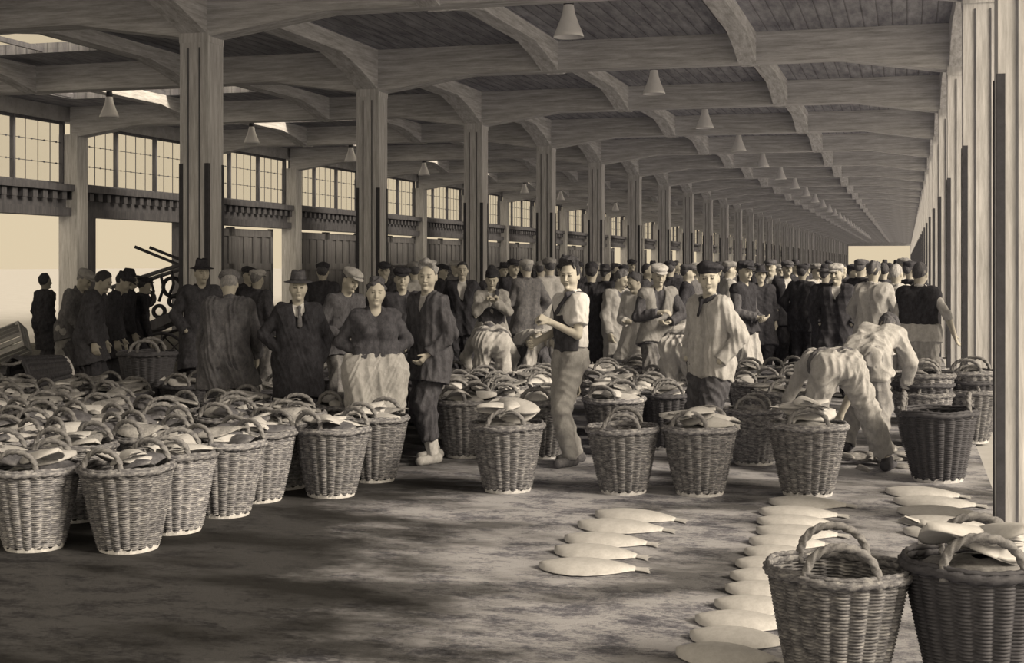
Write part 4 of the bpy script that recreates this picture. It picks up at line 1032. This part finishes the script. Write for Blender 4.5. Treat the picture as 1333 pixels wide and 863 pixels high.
# ---- the packed block
front = [((45, 719), .98), ((168, 721), 1.), ((226, 697), 1.), ((291, 675), 1.), ((335, 658), 1.), ((368, 641), 1.), ((431, 646), 1.), ((485, 629), 1.)]
desc = ['wicker basket at the near outer corner of the packed block', 'near corner basket of the packed block with a splayed pale fish on its top', 'basket tucked behind the near corner basket of the packed block',
        'third basket along the aisle edge of the packed block', 'fourth basket along the aisle edge of the packed block, half hidden', 'fifth basket along the aisle edge, deep in shadow',
        'big basket at the feet of the man in the fedora, its weave brightly lit', 'last basket of the aisle edge, at the hem of the apron']
for ((px, py), sc), ds in zip(front, desc): bat(px, py, ds, None, fish=5, white=.45, sc=sc)
occ = [(b['x'], b['y']) for b in BLIST]
r = 0
for j in range(9):
    for i in range(8):
        x = -4.72 - .565 * i + (.28 if j % 2 else 0) + random.uniform(-.03, .03); y = 6.75 + .535 * j + random.uniform(-.03, .03)
        if j > 7 and i < 2: continue
        if any(math.hypot(x - a, y - c) < .5 for a, c, q in BOCC): continue
        if x / y < -.80: continue
        if math.hypot(x + 5.16, y - 10.95) < .5 or math.hypot(x + 6.2, y - 10.6) < .55: continue
        basket(x, y, 'fish basket inside the packed block, %s row back, %s from the aisle edge' % (ORD[j], ORD[i]), 'baskets of the packed block', fish=4, white=.33, short='packed block basket, %s row back, %s from the aisle' % (ORD[j], ORD[i]))
# ---- the middle block behind the white-shirted man
def rowb(px0, px1, d, n, ds, grp, **k):
    for i in range(n):
        px = px0 + (px1 - px0) * (i / (n - 1) if n > 1 else 0); x, y = at(px, d + random.uniform(-.08, .08))
        basket(x, y, ds % ORD[i], grp, short=('basket, ' + (ds % ORD[i]).split('basket ', 1)[1]), **k)
rowb(606, 706, 11.95, 3, 'shadowed fish basket in the front row of the middle block, %s from the jacketed man', 'middle block of baskets', fish=4, white=.8)
rowb(600, 700, 12.75, 3, 'fish basket in the second row of the middle block, %s from the jacketed man', 'middle block of baskets', fish=3, white=.8)
rowb(586, 706, 13.5, 4, 'fish basket in the third row of the middle block, %s from the jacketed man', 'middle block of baskets', fish=3, white=.5)
rowb(800, 800, 12.0, 1, 'brightly lit fish basket right behind the half empty one, %s of its kind', None, fish=4, white=1)
rowb(800, 845, 12.75, 2, 'fish basket behind the lit one, %s from the young man', 'middle block of baskets', fish=3, white=.9)
rowb(868, 868, 12.45, 1, 'dark basket with a hoop handle beside the smocked man, %s in line', None, kind='d', fish=2, white=.5)
rowb(790, 880, 13.6, 3, 'fish basket before the bending man in pale trousers, %s from the young man', 'middle block of baskets', fish=3, white=.7)
rowb(580, 580, 14.6, 1, 'low basket behind the jacketed man, %s in the back row', None, fish=2, white=.3)
rowb(635, 690, 14.4, 2, 'fish basket at the feet of the two bending men, %s in the back row', 'middle block of baskets', fish=3, white=.6)
rowb(790, 830, 15.2, 2, 'basket standing before the pair in pale coats, %s from the young man', 'middle block of baskets', fish=2, white=.3)
# ---- right-hand group
rowb(985, 1032, 13.6, 2, 'basket in the cluster behind the hoop handled one, %s from the smocked man', 'cluster behind the smocked man', fish=2, white=.4)
rowb(975, 1020, 15.2, 2, 'dark basket in the far part of the cluster, %s from the smocked man', 'cluster behind the smocked man', kind='d', fish=1, white=.4)
rowb(1015, 1015, 12.7, 1, 'basket of fish between the hoop handled one and the bending man, %s there', None, fish=2, white=.4)
rowb(1000, 1055, 24, 4, 'tall laden basket in the far row of pale fish, %s from the smocked man', 'far row of laden baskets', fish=3, white=1, heap=.04)
rowb(1000, 1055, 25, 4, 'laden basket behind the far row of pale fish, %s from the smocked man', 'far row of laden baskets', fish=0, white=1)
def nest(px, d, n, ds):
    x, y = at(px, d)
    for i in range(n): basket(x + .01 * i, y, ds % ('lowest' if i == 0 else 'topmost' if i == n - 1 else 'middle'), 'nested empty baskets', rz=random.uniform(-.6, .6), kind='d' if i % 2 else 'n', fish=0, z=.085 * i, mound=False, nest=True)
nest(1200, 12.6, 3, '%s of the nested empty baskets behind the large dark one')
nest(1262, 12.9, 3, '%s of the nested empty baskets against the open side column')
# ---- far left
x, y = at(192, 13.6); BXY = (x, y); basket(x, y, 'tall hooped basket set on a crate before the barrow', None, rz=.4, kind='d', fish=0, sc=1.05, z=.28, mound=False)
x, y = at(245, 13.3); basket(x, y, 'dark basket next to the stacked pair, by the man in the grey coat', None, kind='d', fish=2, white=.3)
x, y = at(88, 13.6); TXY = at(75, 13.5); basket(x, y, 'wicker basket tipped on its side beyond the packed block', None, rz=-.55, kind='d', fish=0, sc=1.0, z=.60, tilt=(math.radians(100), 0, 0), mound=False)
for (px, d, ds) in ((25, 13.0, 'dark basket below the tipped one, at the outer end'), (125, 13.1, 'dark basket between the tipped one and the stacked pair'), (158, 12.5, 'dark basket in front of the one set on a crate')):
    x, y = at(px, d); basket(x, y, ds, None, kind='d', fish=2, white=.3)
x, y = at(440, 14.4); basket(x, y, 'dark basket between the fedora man and the woman', None, kind='d', fish=1, white=.4)
x, y = at(425, 15.5); basket(x, y, 'dark basket behind the one between the fedora man and the woman', None, kind='d', fish=1, white=.4)
x, y = at(345, 12.9); basket(x, y, 'dark hooped basket between the stooping man and the fedora man', None, kind='d', fish=1, white=.8)
# ---- fish in the baskets: nearest as individuals, the rest as one heap
HF = []
for i, (bd, mt) in enumerate(((.10, FISHW), (-.16, FISHW), (.2, FISHW), (-.18, FISHD), (.12, FISHD), (.05, FISHM))):
    HF.append(fish_obj(mt, L=.40, Wd=.20, T=.045, bend=bd, nu=16, nv=7, droop=.6, seed=i))
hfu = [False] * 6
nfish = 0
heapV, heapF = [], []
lowV, lowF, _, _, _ = fish_mesh(L=.36, Wd=.17, T=.04, nu=8, nv=4, bend=.2)
lowV = np.array(lowV)
def heap_add(M, V, Fq):
    b = sum(len(v) for v in heapV); heapV.append(V @ M[:3, :3].T + M[:3, 3]); heapF.append(np.array(Fq) + b)
BLIST.sort(key=lambda b: math.hypot(b['x'], b['y']))
FREE = 262
for b in BLIST:
    top = b['z'] + (BH + b['heap']) * b['sc']; n = b['fish']
    if b['mound']:      # lower layer of fish that fills the basket
        nn = 22; VV = [(0, 0, .03)]
        for i in range(1, 7):
            for k in range(nn):
                rr = .245 * i / 6; th = 2 * PI * k / nn
                VV.append((rr * math.cos(th), rr * math.sin(th), .03 * (1 - (i / 6) ** 2) - .03 * (i / 6) + .012 * math.sin(3 * th + i * 2 + b['x'] * 9) * (i / 6)))
        FQ = [(1 + (i - 1) * nn + k, 1 + i * nn + k, 1 + i * nn + (k + 1) % nn, 1 + (i - 1) * nn + (k + 1) % nn) for i in range(1, 6) for k in range(nn)]
        M = np.eye(4); M[:3, :3] *= b['sc']; M[:3, 3] = (b['x'], b['y'], top - .035)
        heap_add(M, np.array(VV), FQ)
    for i in range(n + (2 if b['mound'] and math.hypot(b['x'], b['y']) > 11 else 0)):
        a = b['rz'] + 2 * PI * i / max(n, 1) + random.uniform(-.5, .5); rr = random.uniform(.02, .12)
        yaw = a + random.choice((0, PI)) + random.uniform(-.5, .5)
        tlt = random.uniform(-.22, .22); roll = random.uniform(-.35, .35)
        R = Rz(yaw) @ Ry(tlt) @ Rx(roll)
        ctr = A(b['x'] + rr * math.cos(a), b['y'] + rr * math.sin(a), top + .008 + .014 * i + (.01 if n > 5 else 0))
        sc = random.uniform(.9, 1.12) * b['sc']
        loc = ctr - R @ A(.19, 0, .0) * sc
        if nfish < FREE and i < n:
            nfish += 1
            w = random.random() < b['white']
            q = random.choice((0, 1, 2)) if w else random.choice((3, 4, 5))
            o = HF[q] if not hfu[q] else dup(HF[q]); hfu[q] = True
            o.location = loc; o.rotation_euler = Matrix(R.tolist()).to_euler(); o.scale = (sc, sc, sc)
            lb = ' '.join(b['short'].split()[:13])
            tag(o, ('pale flatfish' if w else 'dark flatfish') + ' in ' + lb, 'fish', ('pale' if w else 'dark') + ' fish in the ' + lb)
        else:
            M = np.eye(4); M[:3, :3] = R * sc; M[:3, 3] = loc; heap_add(M, lowV, lowF)
for q in range(6):
    if not hfu[q]:
        for ch in list(HF[q].children): bpy.data.objects.remove(ch)
        bpy.data.objects.remove(HF[q])
o = mk('heaped_fish', np.concatenate(heapV), [np.concatenate(heapF)], FISHM, None, True)
tag(o, 'lower layers of fish filling the wicker baskets', 'fish', None, 'stuff')
# ---- fish heap on the floor beneath the bending man
SF = fish_obj(FISHM, L=.34, Wd=.12, T=.05, bend=.15, nu=14, nv=6, seed=9); sfu = False
for i in range(26):
    x, y = at(random.uniform(1102, 1176), random.uniform(11.15, 12.0)); z = .003 + (.05 if i > 14 else 0)
    o = SF if not sfu else dup(SF); sfu = True
    o.location = (x, y, z); o.rotation_euler = (random.uniform(-.1, .1), random.uniform(-.1, .1), random.uniform(0, 6.28)); o.scale = (.8, .8, .8)
    tag(o, 'small fish in the loose heap on the floor by the bending man', 'fish', 'loose fish heap on the floor')
# ---------------------------------------------------------------- crates, barrow
def crate_obj(mat, name='fish_crate'):
    m = MB(); Lx, Ly, H = .8, .5, .27
    for z in (.0, .095, .19):
        m.box((-Lx / 2, -Ly / 2, z), (Lx / 2, -Ly / 2 + .02, z + .075)); m.box((-Lx / 2, Ly / 2 - .02, z), (Lx / 2, Ly / 2, z + .075))
        m.box((-Lx / 2, -Ly / 2, z), (-Lx / 2 + .02, Ly / 2, z + .075)); m.box((Lx / 2 - .02, -Ly / 2, z), (Lx / 2, Ly / 2, z + .075))
    for sx in (-1, 1):
        for sy in (-1, 1):
            x, y = sx * (Lx / 2 - .04), sy * (Ly / 2 - .04); m.box((x - .025, y - .025, 0), (x + .025, y + .025, H))
    for i in range(5): m.box((-Lx / 2, -Ly / 2 + .105 * i, .0), (Lx / 2, -Ly / 2 + .105 * i + .075, .015))
    return m.build(name, mat)
CR = crate_obj(CRATEM); cu = False
def crate(x, y, z, rz, label, group):
    global cu
    o = CR if not cu else dup(CR); cu = True
    o.location = (x, y, z); o.rotation_euler = (0, 0, rz); tag(o, label, 'crate', group)
ns = 0
for y in [38.5 + 1.15 * i for i in range(8)] + [50.5 + 1.2 * i for i in range(7)]:
    for t in range(6): crate(-14.6 + random.uniform(-.04, .04), y, .275 * t, 1.57 + random.uniform(-.03, .03), 'dark slatted crate, %s up in the %s stack along the gates' % (ORD[t], ORD[ns] if ns < 12 else 'farthest'), 'crates stacked along the gates')
    ns += 1
PC = crate_obj(PALEW, 'slatted_crate'); x, y = at(10, 16.2)
PC.scale = (.7, .7, .9); PC.location = (x, y, .66); PC.rotation_euler = (math.radians(62), math.radians(-22), .35); tag(PC, 'pale slatted crate tipped up behind the tipped basket', 'crate')
crate(BXY[0], BXY[1], 0, .4, 'dark crate under the tall hooped basket', None); crate(TXY[0], TXY[1], 0, .6, 'dark crate under the tipped basket', None)
x, y = at(10, 16.4); crate(x, y, 0, .4, 'dark crate on the floor under the pale tipped crate', None); crate(x, y, .275, .3, 'dark crate carrying the pale tipped crate', None)
def barrow():
    x, y = at(213, 19.0); root = empty('hand_barrow', (x, y, 0), .25)
    tag(root, 'dark hand barrow with a slanting bed and wire rings, in the open gateway', 'cart')
    M = Matrix.Translation((0, 0, .90)) @ Matrix.Rotation(-.42, 4, 'Y')
    m = MB()
    for i in range(4): m.box((-.75, -.4 + .21 * i, -.03), (.75, -.4 + .21 * i + .18, .03), M)
    for sy in (-.42, .40): m.box((-.85, sy, -.1), (.85, sy + .05, .03), M)
    for xx in (-.7, -.2, .3, .7): m.box((xx, -.42, -.09), (xx + .06, .45, -.03), M)
    m.build('bed', DARKW, root)
    for q in (-1, 1):
        m = MB(); m.tube([(-.62, .36 * q, 1.36), (-.2, .36 * q, 1.5), (.3, .36 * q, 1.66), (.75, .36 * q, 1.82)], .028, 8); m.build('shaft', DARKW, root, True)
        m = MB(); m.tube([(-.45, .36 * q, .55), (-.3, .36 * q, 1.45)], .022, 8); m.tube([(.55, .36 * q, .95), (.35, .36 * q, 1.66), (-.3, .34 * q, 1.92)], .022, 8); m.build('strut', IRON, root, True)
        m = MB(); n = 32
        m.tube([(.12 + .36 * math.cos(2 * PI * k / n), .5 * q, .38 + .36 * math.sin(2 * PI * k / n)) for k in range(n)], .022, 8, True)
        for k in range(8): m.tube([(.12, .5 * q, .38), (.12 + .35 * math.cos(PI * k / 4), .5 * q, .38 + .35 * math.sin(PI * k / 4))], .011, 6)
        m.build('wheel', IRON, root, True)
    m = MB(); m.tube([(.12, -.5, .38), (.12, .5, .38)], .03, 8); m.build('axle', IRON, root, True)
    m = MB(); rr = random.Random(3); n = 16
    for (cx, cz, r) in ((-.42, 1.08, .11), (-.2, 1.2, .10), (-.05, 1.02, .08), (.1, 1.36, .13), (.32, 1.2, .13), (.5, 1.46, .14), (.3, 1.5, .08), (.62, 1.24, .1), (-.3, .98, .06), (.12, 1.16, .07)):
        m.tube([(cx + r * math.cos(2 * PI * k / n), .1 * math.sin(cx * 9), cz + r * math.sin(2 * PI * k / n)) for k in range(n)], .03, 6, True)
    for k in range(9): m.tube([(-.5 + .14 * k, .05, .95 + .07 * k), (-.42 + .14 * k, .0, 1.2 + .05 * k), (-.5 + .15 * k, .04, 1.34 + .06 * k)], .022, 6)
    m.build('wire_rings', IRON, root, True)
barrow()

# ---------------------------------------------------------------- camera, light, world
cam = bpy.data.cameras.new('camera'); co = bpy.data.objects.new('camera', cam); COL.objects.link(co)
cam.sensor_width = 36; cam.lens = F * 36 / 1333; cam.shift_y = -(431.5 - EY) / 1333; cam.clip_end = 900; cam.clip_start = .05
co.location = (0, 0, EH); co.rotation_euler = (PI / 2, 0, AZ)
SC.camera = co
w = bpy.data.worlds.new('overcast_sky'); SC.world = w; w.use_nodes = True
nt = w.node_tree; nt.nodes.clear()
out = nt.nodes.new('ShaderNodeOutputWorld'); bg = nt.nodes.new('ShaderNodeBackground')
bg.inputs[0].default_value = (.667, .553, .379, 1)
tc = nt.nodes.new('ShaderNodeTexCoord'); dt = nt.nodes.new('ShaderNodeVectorMath'); dt.operation = 'DOT_PRODUCT'
dt.inputs[1].default_value = Vector((.62, -.70, .35)).normalized()
nt.links.new(tc.outputs['Generated'], dt.inputs[0])
mr = nt.nodes.new('ShaderNodeMapRange'); mr.interpolation_type = 'SMOOTHSTEP'
mr.inputs['From Min'].default_value = -.1; mr.inputs['From Max'].default_value = 1; mr.inputs['To Min'].default_value = 1; mr.inputs['To Max'].default_value = 1.6
nt.links.new(dt.outputs['Value'], mr.inputs[0]); nt.links.new(mr.outputs[0], bg.inputs[1])
nt.links.new(bg.outputs[0], out.inputs[0])
def sun(name, d, e, ang):
    l = bpy.data.lights.new(name, 'SUN'); l.energy = e; l.angle = math.radians(ang); l.color = (1, .84, .61)
    o = bpy.data.objects.new(name, l); COL.objects.link(o)
    o.rotation_euler = Vector(d).to_track_quat('-Z', 'Y').to_euler(); o.location = (20, -20, 30)
sun('hazy_sun', (-.84, .20, -.47), 4.8, 20)
vs = SC.view_settings; vs.view_transform = 'Standard'; vs.look = 'None'; vs.exposure = .13; vs.gamma = 1; vs.use_curve_mapping = False
SC.cycles.use_denoising = True
SC.cycles.max_bounces = 6; SC.cycles.diffuse_bounces = 4; SC.cycles.transparent_max_bounces = 16
